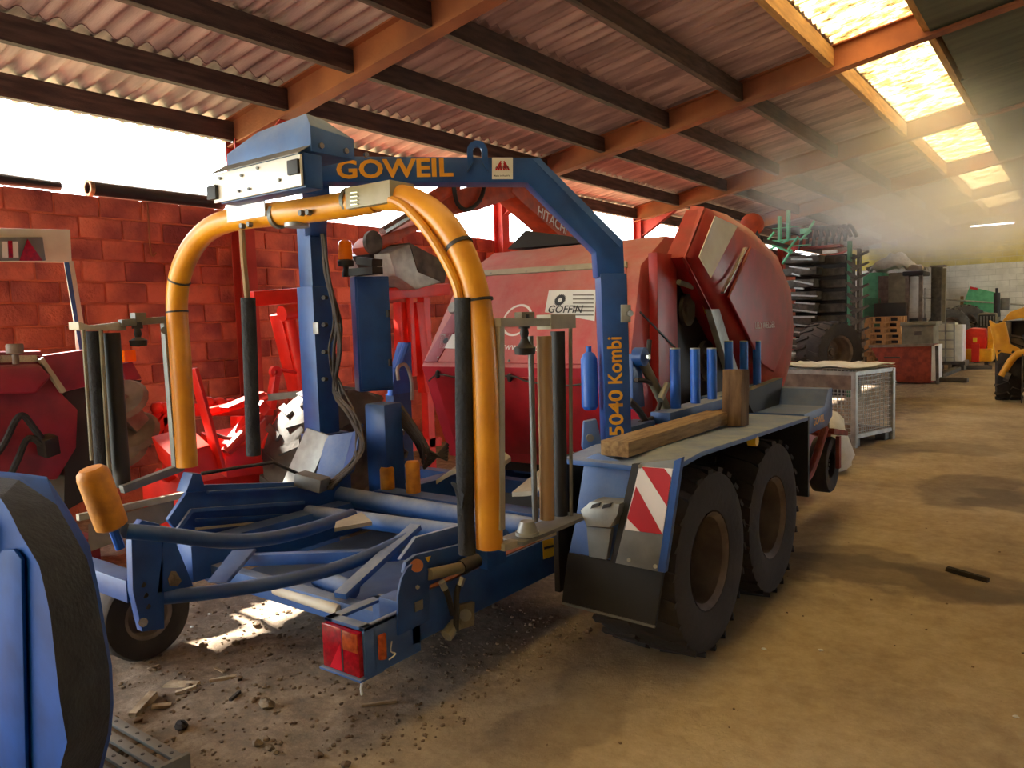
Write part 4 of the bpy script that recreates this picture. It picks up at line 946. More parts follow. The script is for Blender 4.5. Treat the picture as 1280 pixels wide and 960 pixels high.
# planks and posts laid on the mudguard
def plank(name, p0, p1, wd, ht, m, label, up=(0,0,1)):
    q = MB().bar(p0, p1, wd, ht, up); return solo(q, name, m, label, 'timber', 'offcuts of timber on the mudguard', bevel=.006)
plank('timber_beam', (-1.78, 3.2, 1.082), (-1.80, 4.55, 1.075), .15, .075, 'wood', 'long dusty timber beam lying on the wheel mudguard below the blue posts')
plank('timber_plank', (-1.865, 4.6, 1.06), (-1.865, 5.0, 1.05), .10, .06, 'wood_dark', 'short dark plank lying on the mudguard behind the long beam')
pu = at(919, 500, X=-1.70); pt = at(919, 462, X=-1.70)
plank('timber_post', (-1.70, pu.y, 1.024), (-1.70, pu.y+.02, pt.z), .14, .12, 'wood_dark', 'thick sawn wooden post standing upright on the mudguard beside the long beam', (1,0,0))

# ================================================================ EXCAVATOR behind the baler
EX = -6.0
ex = thing('excavator', 'rust-orange excavator behind the baler with raised boom and grey bucket', 'excavator', (-6.0, 10.5, 0))
def e(x, y, dx=0): return at(x, y, X=EX+dx)
def slab(pts, wd, dx=0): return MB().prism([e(x, y, dx+wd/2) for x, y in pts], (-wd, 0, 0))
st_ = slab([(462,308),(472,296),(520,280),(565,240),(640,222),(655,232),(645,246),(600,262),(560,270),(500,300),(470,318)], .3).build('dipper_arm', 'excavator', ex, bevel=.02)
bm_ = slab([(642,226),(668,228),(760,300),(790,340),(760,350),(706,300),(652,252),(640,240)], .34).build('boom', 'excavator', ex, bevel=.02)
rr_ = (e(733,300)-e(680,262)).normalized(); uu = V(0,-rr_.z, rr_.y); uu = uu if uu.z > 0 else -uu
text('HITACHI', .19, e(671,268,.18), rr_, uu, 'letter_white', bm_, bold=.012)
MB().tube([e(478,290,.1), e(515,268,.1), e(560,240,.1)], .05, 10).build('bucket_cylinder', 'chrome', ex)
MB().tube([e(520,262,.1), e(568,232,.1)], .085, 12).build('cylinder_barrel', 'excavator', ex)
MB().tube([e(567,232,.2), e(572,255,.2), e(585,262,.2), e(600,250,.2), e(606,230,.2)], .025, 8, 4).build('hydraulic_hose', 'black', ex)
MB().lathe([(0,.02),(.12,.02),(.12,-.02),(0,-.02)], e(466,303,.2), (1,0,0), 16).build('pivot_boss', 'tine_steel', ex)
bk = MB()
sh = [(486,316),(514,304),(560,330),(556,352),(520,362),(495,345)]
bk = slab(sh, .7).build('bucket', 'galv', ex, bevel=.02)
slab([(512,303),(561,329),(556,354),(523,340)], .72).build('bucket_side', 'tine_steel', bk, bevel=.01)
slab([(460,318),(480,316),(492,345),(488,352),(476,345)], .25).build('bucket_link', 'black', ex, bevel=.01)
MB().box((-6.7, 10.0, .95), (-5.2, 12.6, 2.0)).build('engine_house', 'excavator', ex, bevel=.06)
for xx in (-6.95, -5.35): MB().prism([(xx, 9.4, .45), (xx, 9.8, .95), (xx, 12.6, .95), (xx, 13.0, .45), (xx, 12.6, 0), (xx, 9.8, 0)], (.45, 0, 0)).build('track', 'tine_steel', ex, bevel=.03)

# ================================================================ RED IMPLEMENT against the wall
IX = -5.75
ri = thing('power_harrow', 'bright scarlet folding harrow standing in sunlight against the block wall', 'harrow', (-5.9, 4.3, 0))
def h(x, y, dx=0): return at(x, y, X=IX+dx)
def hb(a, b, w1, w2, name, dx=0, m='implement_red', up=(1,0,0), bev=.008): return MB().bar(h(*a,dx), h(*b,dx), w1, w2, up).build(name, m, ri, bevel=bev)
hb((312,374), (385,368), .13, .14, 'top_beam'); hb((480,368), (556,362), .13, .16, 'top_beam', -.2)
hb((350,392), (374,492), .12, .16, 'upright'); MB().tube([h(362,398,.1), h(381,490,.1)], .055, 12).build('hydraulic_ram', 'implement_red', ri)
MB().tube([h(352,392,.15), h(374,388,.15)], .07, 12).build('hinge_tube', 'implement_red', ri)
hb((500,378), (503,475), .1, .12, 'upright', -.2); hb((520,378), (532,490), .12, .12, 'upright', -.2); hb((512,372), (517,470), .06, .06, 'upright', -.1)
hb((241,460), (276,585), .03, .10, 'flat_bar', .75)
hb((210,512), (338,512), .10, .10, 'tool_beam')
each('tine_clamp', 'implement_red', ri, [MB().ball(h(260+14*i, 503+i*.6, .02), .05, 12, (1.2,1,1)) for i in range(4)])
MB().box((-6.15, 3.15, .16), (-5.45, 4.9, .55)).build('gear_trough', 'implement_red', ri, bevel=.04)
hb((330,505), (285,560), .09, .09, 'strut', .7); MB().tube([h(326,520,.8), h(282,566,.8)], .04, 10).build('hydraulic_ram', 'implement_red', ri)
MB().tube([h(300,545,.8), h(282,566,.8)], .028, 8).build('ram_rod', 'chrome', ri)
hb((326,492), (280,512), .04, .12, 'side_plate', .6); hb((344,470), (338,512), .06, .08, 'bracket', .1)
MB().lathe([(.02,-.02),(.055,-.02),(.055,.02),(.02,.02)], h(344,465,.1), (1,0,0), 14).build('eye_ring', 'implement_red', ri)
MB().tube([h(350,462,.1), h(366,465,.1), h(385,470,.1)], .015, 6, 3).build('linkage_rod', 'implement_red', ri)
for a, b in (((183,528),(205,505)), ((190,545),(212,512)), ((205,520),(212,590)), ((196,590),(215,600))): hb(a, b, .07, .08, 'tine_bracket')
each('tine_clamp', 'implement_red', ri, [MB().ball(h(196+9*i, 510, .05), .05, 10) for i in range(2)])
MB().prism([h(330,555,.3), h(352,515,.3), h(368,520,.3), h(352,600,.3), h(318,605,.3)], (-.04,0,0)).build('end_plate', 'implement_red', ri, bevel=.004)
MB().bar(h(322,498,.35), h(398,490,.35), .05, .09, (1,0,0)).build('drag_bar', 'grey', ri)
MB().prism([h(214,570,.75), h(262,556,.75), h(276,586,.75), h(224,600,.75)], (-.25,0,.12)).build('sun_plate', 'implement_red', ri, bevel=.01)  # plates added to catch the sun and brighten the harrow
MB().prism([h(280,560,.7), h(326,552,.7), h(330,592,.7), h(284,598,.7)], (-.3,0,.1)).build('sun_plate', 'implement_red', ri, bevel=.01)
MB().tube([h(256,516,.4), h(290,508,.4), h(332,496,.4)], .035, 10, 3).build('linkage_rod', 'implement_red', ri)
MB().tube([h(262,540,.72), h(290,548,.72), h(318,530,.72)], .014, 8, 4).build('hydraulic_hose', 'black', ri)
hb((296,520), (300,590), .06, .10, 'upright', .35); hb((226,520), (232,590), .05, .08, 'upright', .2)
each('tine', 'tine_steel', ri, [MB().bar((-5.8, 3.3+.3*i, 0), (-5.8, 3.3+.3*i, .2), .06, .03) for i in range(6)])
MB().box((-6.1, 5.0, 0), (-6.0, 5.1, 2.0)).box((-6.05, 4.9, .3), (-5.95, 6.6, .4)).box((-6.05, 6.4, 0), (-5.95, 6.5, 2.05)).build('stand_frame', 'implement_red', ri)

# bright blue spool valve block on the coupling beside the baler
vb = thing('coupling_mast', 'small bright blue implement mast with spool valves left of the red baler', 'implement', tuple(at(500, 500, X=-4.9)*1 - V(0,0,at(500,500,X=-4.9).z)))
def v(x, y, xx=-4.9): return at(x, y, X=xx)
MB().prism([v(490,495), v(494,460), v(503,428), v(514,428), v(516,490)], (-.06,0,0)).build('mast_plate', 'blue_bright', vb, bevel=.006)
MB().tube([v(497,462,-4.85), v(508,430,-4.85)], .035, 10).build('spool_valve', 'blue_bright', vb)
MB().tube([v(498,475,-4.82), v(497,460,-4.82), v(507,456,-4.82), v(514,475,-4.82), v(515,500,-4.82)], .016, 8, 4).build('hose', 'galv', vb)
MB().box((v(495,500).x-.1, v(492,500).y, 0), (v(495,500).x, v(514,500).y, v(500,492).z)).build('stand', 'blue', vb)

# ================================================================ CRIMSON MACHINE at the left edge
CXX = -5.6
cm = thing('mower_conditioner', 'dusty crimson mower conditioner with black hoses standing by the block wall', 'mower', (-5.9, 1.9, 0))
def cq(x, y, dx=0): return at(x, y, X=CXX+dx)
MB().prism([cq(-60,640), cq(-60,444), cq(0,440), cq(52,438), cq(78,492), cq(98,512), cq(96,560), cq(72,600), cq(20,600)], (-.5,0,0)).build('hood', 'crimson', cm, bevel=.02)
MB().prism([cq(-60,492,.02), cq(-60,458,.02), cq(44,455,.02), cq(60,470,.02), cq(40,492,.02)], (.07,0,0)).build('front_beam', 'crimson', cm, bevel=.025, segs=3)
MB().prism([cq(-60,455), cq(-60,444), cq(48,444), cq(48,452)], (-.6,0,.03)).build('top_ledge', 'cream', cm)
MB().prism([cq(48,445,.03), cq(105,437,.03), cq(120,480,.03), cq(82,490,.03)], (-.05,0,0)).build('wing_guard', 'crimson', cm, bevel=.01)
MB().bar(cq(50,448,.05), cq(79,490,.05), .05, .03).build('guard_lip', 'beige_metal', cm, bevel=.004)
MB().prism([cq(82,488,-.02), cq(120,482,-.02), cq(150,600,-.02), cq(80,640,-.02)], (-.3,0,0)).build('curtain', 'black', cm)
MB().prism([cq(152,455,-.3), cq(165,452,-.3), cq(177,473,-.3), cq(158,478,-.3)], (-.02,0,0)).build('marker_plate', 'crimson', cm)
MB().box((cq(150,450,-.3).x, cq(151,450,-.3).y, cq(150,453,-.3).z), (cq(150,450,-.3).x+.06, cq(166,450,-.3).y, cq(150,438,-.3).z)).build('marker_lamp', 'amber', cm, bevel=.01)
MB().prism([cq(166,475,-.28), cq(177,475,-.28), cq(172,487,-.28)], (-.02,0,0)).build('marker_tip', 'black', cm)
kb = cq(20, 455, .1)
MB().lathe([(0,.13),(.045,.13),(.05,.12),(.05,.07),(.02,.06),(.02,0),(0,0)], kb, (0,0,1), 14).build('knob', 'rim', cm)
for a in (((-10,575),(5,555),(20,525),(30,520),(42,535),(52,548)), ((10,600),(22,575),(32,552),(40,548),(52,555))):
    MB().tube([cq(x, y, .12) for x, y in a], .022, 8, 4).build('hydraulic_hose', 'foam', cm)
MB().cbox(cq(60,557,.1), (.1,.1,.13), (.2,.2,.2)).build('valve_block', 'black', cm, bevel=.01)
for a in ((150,500),(165,540),(150,560)):
    p_ = cq(a[0], a[1], -.1); MB().lathe([(.05,-.02),(.17,-.03),(.2,0),(.17,.03),(.05,.02)], p_, (.5,-.5,.7), 18).build('cutter_disc', 'rim', cm)
MB().prism([cq(152,490,-.05), cq(168,498,-.05), cq(192,530,-.05), cq(190,560,-.05), cq(176,545,-.05), cq(152,520,-.05)], (-.25,0,0)).build('deflector', 'rim', cm, bevel=.01)
MB().box((-6.1, 1.2, 0), (-5.7, 2.6, .25)).build('skid', 'crimson', cm, bevel=.03)
# beige light-board frame standing on it
FX_ = -5.8
def fq(x, y, dx=0): return at(x, y, X=FX_+dx)
fr = MB().prism([fq(-70,283), fq(88,287), fq(90,328), fq(-70,326)], (-.05,0,0)).build('light_board', 'cream', cm, bevel=.006)
MB().prism([fq(83,326), fq(92,326), fq(106,410), fq(110,460), fq(100,460), fq(97,410)], (-.05,0,0)).build('board_stay', 'cream', cm, bevel=.004)
MB().prism([fq(80,328,.002), fq(86,328,.002), fq(104,440,.002), fq(100,440,.002)], (.004,0,0)).build('board_stay', 'blue_dusty_lit', cm)
lamp = MB().prism([fq(-40,297,.004), fq(51,297,.004), fq(55,326,.004), fq(-40,327,.004)], (.03,0,0)).build('lamp_cluster', 'grey', cm, bevel=.004)
MB().prism([fq(24,326,.036), fq(34,299,.036), fq(53,326,.036)], (.006,0,0)).build('triangle_reflector', 'lens_red', lamp)
each('lens', 'letter_white', lamp, [MB().prism([fq(x, 302,.036), fq(x+7,302,.036), fq(x+8,322,.036), fq(x+1,322,.036)], (.005,0,0)) for x in (2, 15)])
MB().prism([fq(10,301,.036), fq(15,301,.036), fq(16,322,.036), fq(11,322,.036)], (.006,0,0)).build('lens', 'lens_red', lamp)

# ================================================================ BLUE GUARD in the foreground
bg_ = thing('implement_guard', 'big blue moulded guard with dark grey rounded rim beside the step grating', 'guard', (-2.6, 1.0, 0))
def gq(x, y, yy): return at(x, y, Y=yy)
outer = [(-90,590),(0,592),(22,594),(59,599),(86,640),(113,686),(124,738),(132,786),(140,832),(142,880),(139,917),(128,962),(122,1080),(120,1180)]
rim_in = [(-90,588),(-20,593),(24,600),(71,631),(88,660),(109,699),(120,740),(128,787),(136,832),(138,880),(135,915),(124,960),(118,1080),(116,1180)]
front = [(-90,612),(-40,616),(0,622),(12,640),(24,665),(49,707),(58,745),(63,770),(69,825),(75,877),(84,928),(75,962),(68,1080),(66,1180)]
def loft(A_, B_): 
    n = len(A_); return MB().add(list(A_)+list(B_), [(i, i+1, n+i+1, n+i) for i in range(n-1)])
def clampz(p): 
    return V(p.x, p.y, max(p.z, .02))
O3 = [clampz(gq(x, y, 1.10)) for x, y in outer]; R3 = [clampz(gq(x, y, 1.04)) for x, y in rim_in]; F3 = [clampz(gq(x, y, .86)) for x, y in front]
lip = loft(O3, R3); lip.add(O3+[p_+V(-.05,.02,0) for p_ in O3], [(i, i+1, len(O3)+i+1, len(O3)+i) for i in range(len(O3)-1)]); lip.build('guard_lip', 'guard_blue', bg_, smooth=40)
loft(R3, F3).build('rubber_rim', 'foam', bg_, smooth=50)
face = MB(); n = len(F3); cl = [V(-3.6, .86, p_.z) for p_ in F3]
face.add(F3+cl, [(i, i+1, n+i+1, n+i) for i in range(n-1)]); 
fc = face.build('guard_face', 'guard_blue', bg_, smooth=30)
MB().prism([gq(2,990,.855), gq(2,695,.855), gq(8,686,.855), gq(22,685,.855), gq(32,698,.855), gq(38,990,.855)], (0,-.012,0)).build('raised_panel', 'guard_blue', fc, bevel=.006)
MB().prism([gq(-70,640,.85), gq(-10,650,.85), gq(-10,990,.85), gq(-70,990,.85)], (0,-.03,0)).build('raised_panel', 'guard_blue', fc, bevel=.01)
each('bolt', 'galv', bg_, [MB().ball(V(*(gq(100,y,.95))), .01, 8) for y in (888, 898)])
each('stay_foot', 'blue', bg_, [MB().box((-3.3, .9, 0), (-3.2, .98, .5)), MB().box((-2.5, .9, 0), (-2.42, .98, .45))])
# step grating on the ground
gt = thing('step_grating', 'perforated galvanised steel step grating lying beside the blue guard', 'grating', (-3.05, 1.2, 0))
slatm = None
for i in range(5):
    y = 1.46-.068*i
    o = MB().box((-3.45, y-.02, .085), (-2.72, y+.02, .10)).build('tread_bar', 'grey', gt, bevel=.002)
    each('perforation', 'black', o, [MB().tube([(-2.76-.085*k, y, .10), (-2.76-.085*k, y, .1025)], .008, 8) for k in range(8)])  # flat black discs painted for the dark perforations
MB().box((-2.72, 1.14, .01), (-2.70, 1.5, .10)).build('end_plate', 'grey', gt, bevel=.002)
MB().box((-3.47, 1.14, .01), (-3.45, 1.5, .10)).build('end_plate', 'grey', gt, bevel=.002)
each('cross_rod', 'tine_steel', gt, [MB().tube([(x, 1.14, .08), (x, 1.5, .08)], .006, 6) for x in (-3.25, -2.98, -2.85)])
# ================================================================ BACKGROUND, right-hand side of the shed
def rect(x0, y0, x1, y1, Y, dep):
    a, b = at(x0, y1, Y=Y), at(x1, y0, Y=Y); return MB().box((a.x, Y, a.z), (b.x, Y+dep, b.z))
# --- wire-mesh box pallet
N0 = at(1068, 560, Z=0); E0 = at(1114, 549, Z=0); ay = (E0-N0).normalized(); axx = V(-ay.y, ay.x, 0); LW, LL, HH = .95, 1.2, .95
gb = thing('mesh_box_pallet', 'grey wire-mesh box pallet standing in front of the brown skip', 'cage', tuple(N0))
def gp(u, v_, z): return N0 + ay*v_ + axx*u + V(0,0,z)
for u in (0, LL):
    for v_ in (0, LW): MB().bar(gp(u, v_, 0), gp(u, v_, HH), .06, .06, ay).build('corner_post', 'galv', gb, bevel=.004)
for z in (.14, HH-.02):
    for a, b in ((gp(0,0,z),gp(0,LW,z)), (gp(0,0,z),gp(LL,0,z)), (gp(LL,0,z),gp(LL,LW,z)), (gp(0,LW,z),gp(LL,LW,z))): MB().bar(a, b, .04, .05).build('rail', 'galv', gb)
def mesh_panel(p00, du, dv, nu, nv):
    m = MB()
    for i in range(nu+1): m.bar(p00+du*i/nu, p00+du*i/nu+dv, .006, .006, du.cross(dv))
    for i in range(nv+1): m.bar(p00+dv*i/nv, p00+dv*i/nv+du, .006, .006, du.cross(dv))
    o = m.build('wire_panel', 'galv', gb, smooth=0); o['kind'] = 'stuff'; return o
mesh_panel(gp(0,0,.14), ay*LW, V(0,0,HH-.16), 18, 15); mesh_panel(gp(0,0,.14), axx*LL, V(0,0,HH-.36), 22, 12)
mesh_panel(gp(LL,0,.14), ay*LW, V(0,0,HH-.16), 18, 15); mesh_panel(gp(0,LW,.14), axx*LL, V(0,0,HH-.16), 22, 15)
MB().prism([gp(.03,-.005,HH-.22), gp(LL-.03,-.005,HH-.22), gp(LL-.03,-.005,HH-.04), gp(.03,-.005,HH-.04)], ay*-.01).build('nameplate_board', 'rim', gb)
MB().prism([gp(0,0,.12), gp(LL,0,.12), gp(LL,LW,.12), gp(0,LW,.12)], (0,0,.02)).build('base_board', 'wood_dark', gb)
for u in (.08, LL-.08):
    for v_ in (.08, LW-.08): MB().cbox(gp(u, v_, .05), (.14,.14,.10), (0,0,math.atan2(ay.y, ay.x))).build('foot', 'grey', gb, bevel=.004)
rg = MB(); rr = random.Random(4); gridn = 10
for i in range(gridn+1):
    for j in range(gridn+1): rg.v.append(gp(-.03+(LL+.06)*i/gridn, -.03+(LW+.06)*j/gridn, HH+.055+rr.uniform(-.012,.02)))
rg.f += [(i*(gridn+1)+j, i*(gridn+1)+j+1, (i+1)*(gridn+1)+j+1, (i+1)*(gridn+1)+j) for i in range(gridn) for j in range(gridn)]
lo_ = len(rg.v); rg.v += [q-V(0,0,.03) for q in rg.v[:lo_]]; rg.f += [tuple(lo_+i for i in reversed(f)) for f in rg.f[:gridn*gridn]]
solo(rg, 'plastic_sheet', 'tarp', 'crumpled pale plastic sheet covering the top of the mesh box pallet', 'sheet')
# --- white woven bag behind the gauge wheel
bgm = MB(); rr = random.Random(8); bc_ = at(1018, 596, Z=0) + V(-.1,.35,0); nn = 18
for k, (r, z) in enumerate(((.30,0),(.36,.06),(.40,.2),(.40,.38),(.36,.54),(.27,.62),(.14,.66),(0.01,.67))):
    for i in range(nn):
        a = 2*math.pi*i/nn; q = r*(1+.12*math.sin(3*a+k)+rr.uniform(-.06,.06)); bgm.v.append(bc_+V(math.cos(a)*q*.9, math.sin(a)*q*1.1, z))
bgm.f += [(k*nn+i, k*nn+(i+1) % nn, (k+1)*nn+(i+1) % nn, (k+1)*nn+i) for k in range(7) for i in range(nn)]
solo(bgm, 'woven_bag', 'tarp', 'bulging cream woven bulk bag behind the red gauge wheel', 'bag', smooth=60)
# --- folded cultivator standing on edge, with packer plates, discs and a green frame
CYB = 16.0
cu = thing('folded_cultivator', 'tall folded cultivator with stacked dark packer plates and disc blades', 'cultivator', (-5.5, 16.5, 0))
def k_(x, y, Y=CYB): return at(x, y, Y=Y)
each('packer_plate', 'tine_steel', cu, [rect(978, 318+i*15.2, 1024-(i % 3)*2-i*1.2, 330+i*15.2, CYB, .5) for i in range(9)], bevel=.02)
each('packer_plate', 'tine_steel', cu, [rect(1014-i*.4, 319+i*15, 1056, 331+i*15, CYB+.4, .5) for i in range(6)], bevel=.02)
each('packer_tip', 'galv', cu, [MB().bar(k_(985+rr.uniform(0,8), 315+i*9.0, CYB-.06), k_(1000+rr.uniform(0,22), 317+i*9.0+rr.uniform(-3,3), CYB-.1), .03, .03) for i in range(15)])
for i in range(10):
    y = 322+i*13.6
    MB().prism([k_(1062,y), k_(1085,y-9), k_(1086,y-7), k_(1066,y+3)], (0,.06,0)).build('disc_blade', 'tine_steel', cu)
    MB().prism([k_(1056,y+4,CYB+.1), k_(1060,y+3,CYB+.1), k_(1072,y+10,CYB+.1), k_(1064,y+12,CYB+.1)], (0,.05,0)).build('disc_blade', 'tine_steel', cu)
a_, b_ = k_(1056, 300), k_(1060, 300)
MB().box((a_.x, CYB+.2, 0), (b_.x, CYB+.35, k_(1058,300).z)).build('disc_gang_beam', 'green_paint', cu)
a_ = k_(1068,300); MB().box((a_.x, CYB+.2, 0), (a_.x+.05, CYB+.4, k_(1068,310).z)).build('disc_gang_beam', 'tine_steel', cu)
MB().box((k_(985,300).x, CYB+.5, 0), (k_(1056,300).x, CYB+.9, k_(1020,318).z)).build('core_frame', 'black', cu)
for x0, y0, x1, y1 in ((972,270,975,305),(983,262,986,300),(965,282,1000,286),(960,298,1008,301),(1000,285,1010,292),(975,306,1012,308)):
    rect(x0, y0, x1, y1, CYB-.1, .12).build('frame_tube', 'green_light', cu)
for q in ((962,312,985,300),(985,312,998,296),(1008,292,1018,276),(978,330,990,312),(965,306,990,316),(968,290,960,300),(1000,300,1014,288)):
    MB().tube([k_(q[0],q[1],CYB-.2), k_(q[2],q[3],CYB-.2)], .025, 6).build('spring_tine', 'green_light', cu)
for i in range(8):
    MB().tube([k_(1000+i*8,312-i*1.5,CYB+.3), k_(1004+i*8,290-i,CYB+.3), k_(1016+i*7,284,CYB+.3), k_(1022+i*7,296,CYB+.3)], .035, 6, 4).build('spring_tine', 'black', cu)
rect(1000, 305, 1050, 312, CYB-.1, .3).build('hitch_beam', 'rust_red', cu); rect(1028, 312, 1046, 317, CYB-.12, .1).build('reflector', 'white', cu)
MB().lathe([(0,.04),(.12,.04),(.17,.02),(.19,0),(0,0)], at(940, 281, Y=12.5), (.4,-.9,0), 22).build('warning_disc', 'excavator', cu)
MB().bar(at(943,281,Y=12.52), at(952,310,Y=12.52), .05, .05).build('disc_stay', 'black', cu)
MB().bar(at(952,300,Y=12.52), k_(985,308), .05, .05).build('disc_stay', 'black', cu)
wheel(cu, at(1036, 440, Y=15.2), .56, .62, .30, axis=(.86,-.5,0), lugs=20, name='flotation_wheel', rm='rim')
# --- brown skip with white frame
sk = thing('tipping_skip', 'brown steel skip with sloping bottom standing before the stacked pallets', 'skip', tuple(at(1165,480,Z=0)))
SY = 19.6
def sq(x, y, Y=SY): return at(x, y, Y=Y)
MB().prism([sq(1088,434), sq(1164,432), sq(1164,479), sq(1122,478), sq(1102,458)], (0,1.2,0)).build('hopper', 'rust_red', sk, bevel=.02)
MB().bar(sq(1086,433,SY-.03), sq(1168,431,SY-.03), .06, .06).build('rim_rail', 'rim', sk)
rect(1164, 432, 1170, 476, SY, 1.0).build('end_frame', 'white', sk, bevel=.01)
MB().bar(sq(1171,432), sq(1172,482), .06, .06).build('post', 'tine_steel', sk)
MB().bar(sq(1090,479,SY+.2), sq(1175,482,SY+.2), .1, .1).build('skid', 'tine_steel', sk)
rect(1105, 446, 1125, 448, SY-.02, .02).build('handle_slot', 'black', sk)
# --- grey metal box behind it on its stand
bx = thing('metal_chest', 'olive-grey metal chest on a stand behind the brown skip', 'chest', tuple(V(*at(1150,430,Y=21.2).xy, 0)))
rect(1127, 407, 1167, 431, 21.2, .9).build('chest_body', 'olive_grey', bx, bevel=.02); rect(1125, 402, 1170, 408, 21.15, 1.0).build('lid', 'olive_grey', bx, bevel=.01)
rect(1143, 414, 1152, 419, 21.18, .03).build('latch', 'tine_steel', bx)
q = at(1127,431,Y=21.2); q2 = at(1167,431,Y=21.2); MB().box((q.x, 21.3, 0), (q2.x, 22.0, q.z)).build('stand', 'tine_steel', bx)
# --- stacked pallets
PYY = 22.6
NTH = ['topmost', 'second from the top', 'third from the top', 'fourth from the top', 'fifth from the top', 'sixth from the top', 'seventh from the top', 'eighth from the top', 'ninth from the top', 'bottom one']
pb = at(1104, 412, Y=PYY); pz = at(1104, 396, Y=PYY).z/10
for i in range(10):
    z0 = pz*i; ox = random.Random(i).uniform(-.05,.05)
    pl = thing('pallet', 'orange wooden pallet of the stack behind the brown skip, ' + NTH[9-i], 'pallet', (pb.x+ox, PYY, z0), 'stacked pallets'); X0 = pb.x+ox
    for j in range(3):
        MB().box((X0-.45, PYY+j*.35, z0+pz*.84), (X0+.45, PYY+.1+j*.35, z0+pz)).build('deck_board', 'pallet_wood', pl)
        for kx in (-.4, 0, .4): MB().box((X0+kx-.05, PYY+j*.35, z0+pz*.16), (X0+kx+.05, PYY+.1+j*.35, z0+pz*.84)).build('block', 'pallet_wood', pl)
        MB().box((X0-.45, PYY+j*.35, z0), (X0+.45, PYY+.1+j*.35, z0+pz*.16)).build('bottom_board', 'pallet_wood', pl)
# --- caged liquid tank
ib = thing('liquid_tank', 'white plastic liquid tank in a steel cage on a pallet', 'tank', tuple(at(1187,462,Z=0)))
IY = 24.0
def iq(x, y): return at(x, y, Y=IY)
rect(1171, 404, 1193, 452, IY, .9).build('tank_body', 'tank', ib, bevel=.04); rect(1193, 406, 1204, 452, IY+.1, .7).build('side_panel', 'white', ib, bevel=.03)
for xx in (1171, 1182, 1193): MB().bar(iq(xx,402)+V(0,-.03,0), iq(xx,454)+V(0,-.03,0), .035, .035).build('cage_bar', 'galv', ib)
for yy in (404, 414, 425, 436, 447): MB().bar(iq(1170,yy)+V(0,-.03,0), iq(1194,yy)+V(0,-.03,0), .035, .03).build('cage_bar', 'galv', ib)
rect(1168, 452, 1206, 456, IY-.05, 1.0).build('pallet_deck', 'tine_steel', ib)
for xx in (1169, 1185, 1200): rect(xx, 456, xx+5, 463, IY-.05, .9).build('pallet_foot', 'tine_steel', ib)
# --- tall dark stack pipe, combine-like machine under tarpaulin, old tractor
tp = thing('upright_duct', 'tall dark steel duct standing in front of the pale end wall', 'duct', tuple(V(*at(1170,440,Y=26.5).xy, 0)))
a_ = at(1164,334,Y=26.5); b_ = at(1177,334,Y=26.5)
MB().box((a_.x, 26.5, 0), (b_.x, 26.8, a_.z)).build('duct', 'tine_steel', tp, bevel=.02); MB().box((b_.x, 26.55, 0), (b_.x+.1, 26.75, a_.z-.05)).build('flange', 'olive_grey', tp)
MB().box((a_.x-.04, 26.46, a_.z), (b_.x+.1, 26.84, a_.z+.05)).build('cap', 'rim', tp)
TY_ = 25.0
cv_ = thing('old_harvester', 'old grey and green harvester with glazed cab under a tarpaulin', 'harvester', tuple(V(*at(1120,420,Y=TY_).xy, 0)))
rect(1078, 340, 1102, 400, TY_+.1, 1.4).build('green_side', 'green_light', cv_, bevel=.03); rect(1080, 372, 1102, 410, TY_, .5).build('lower_side', 'green_paint', cv_, bevel=.02)
MB().prism([at(1098,345,Y=TY_), at(1112,345,Y=TY_), at(1112,380,Y=TY_), at(1098,380,Y=TY_)], (0,1,0)).build('pink_panel', 'rim', cv_)
rect(1110, 340, 1133, 384, TY_-.1, 1.2).build('cab_side', 'olive_grey', cv_, bevel=.03); rect(1092, 378, 1132, 404, TY_-.3, .6).build('header', 'black', cv_, bevel=.03)
for xx in (1131, 1148): rect(xx, 342, xx+5, 402, TY_-.1, .15).build('cab_post', 'rim', cv_)
rect(1136, 345, 1147, 385, TY_+.2, .02).build('windscreen', 'white', cv_); rect(1128, 338, 1154, 345, TY_-.3, 1.2).build('cab_roof', 'black', cv_, bevel=.03)
a_ = at(1080,400,Y=TY_); b_ = at(1150,400,Y=TY_); MB().box((a_.x, TY_+.2, 0), (b_.x, TY_+1.2, a_.z)).build('chassis', 'black', cv_)
tm = MB(); rr = random.Random(2)
A0, A1 = at(1082,342,Y=TY_-.4), at(1150,338,Y=TY_-.4)
for i in range(15):
    for j in range(7):
        t = i/14; zz = A0.z + (.45*math.sin(math.pi*min(1,t*1.15))+.06)*(1-abs(j-3)/3.6) + rr.uniform(-.07,.07)
        tm.v.append(V(A0.x+(A1.x-A0.x)*t, TY_-.5+j*.3, zz+.10))
tm.f += [(i*7+j, i*7+j+1, (i+1)*7+j+1, (i+1)*7+j) for i in range(14) for j in range(6)]
n0 = len(tm.v); tm.v += [q-V(0,0,.05) for q in tm.v[:n0]]; tm.f += [tuple(n0+i for i in reversed(f)) for f in tm.f[:84]]
solo(tm, 'tarpaulin', 'tarp', 'crumpled pale tarpaulin heaped on the roof of the old harvester', 'tarpaulin', smooth=60)
ot = thing('vintage_tractor', 'small old grey tractor with square grille and upright exhaust by the end wall', 'tractor', tuple(V(*at(1225,445,Y=27.70).xy, 0)))
def o_(x, y, Y=27.70): return at(x, y, Y=Y)
rect(1222, 391, 1246, 412, 27.70, 1.5).build('bonnet', 'olive_grey', ot, bevel=.05); rect(1223, 393, 1244, 410, 27.66, .04).build('grille', 'black', ot)
for i in range(5): MB().bar(o_(1226+i*4,395,27.64), o_(1226+i*4,408,27.64), .015, .015).build('grille_bar', 'galv', ot)
MB().tube([o_(1246,396,28.10), o_(1246,366,28.10)], .09, 10).build('exhaust', 'black', ot); MB().tube([o_(1246,366,28.10), o_(1246,360,28.10)], .04, 8).build('exhaust_tip', 'black', ot)
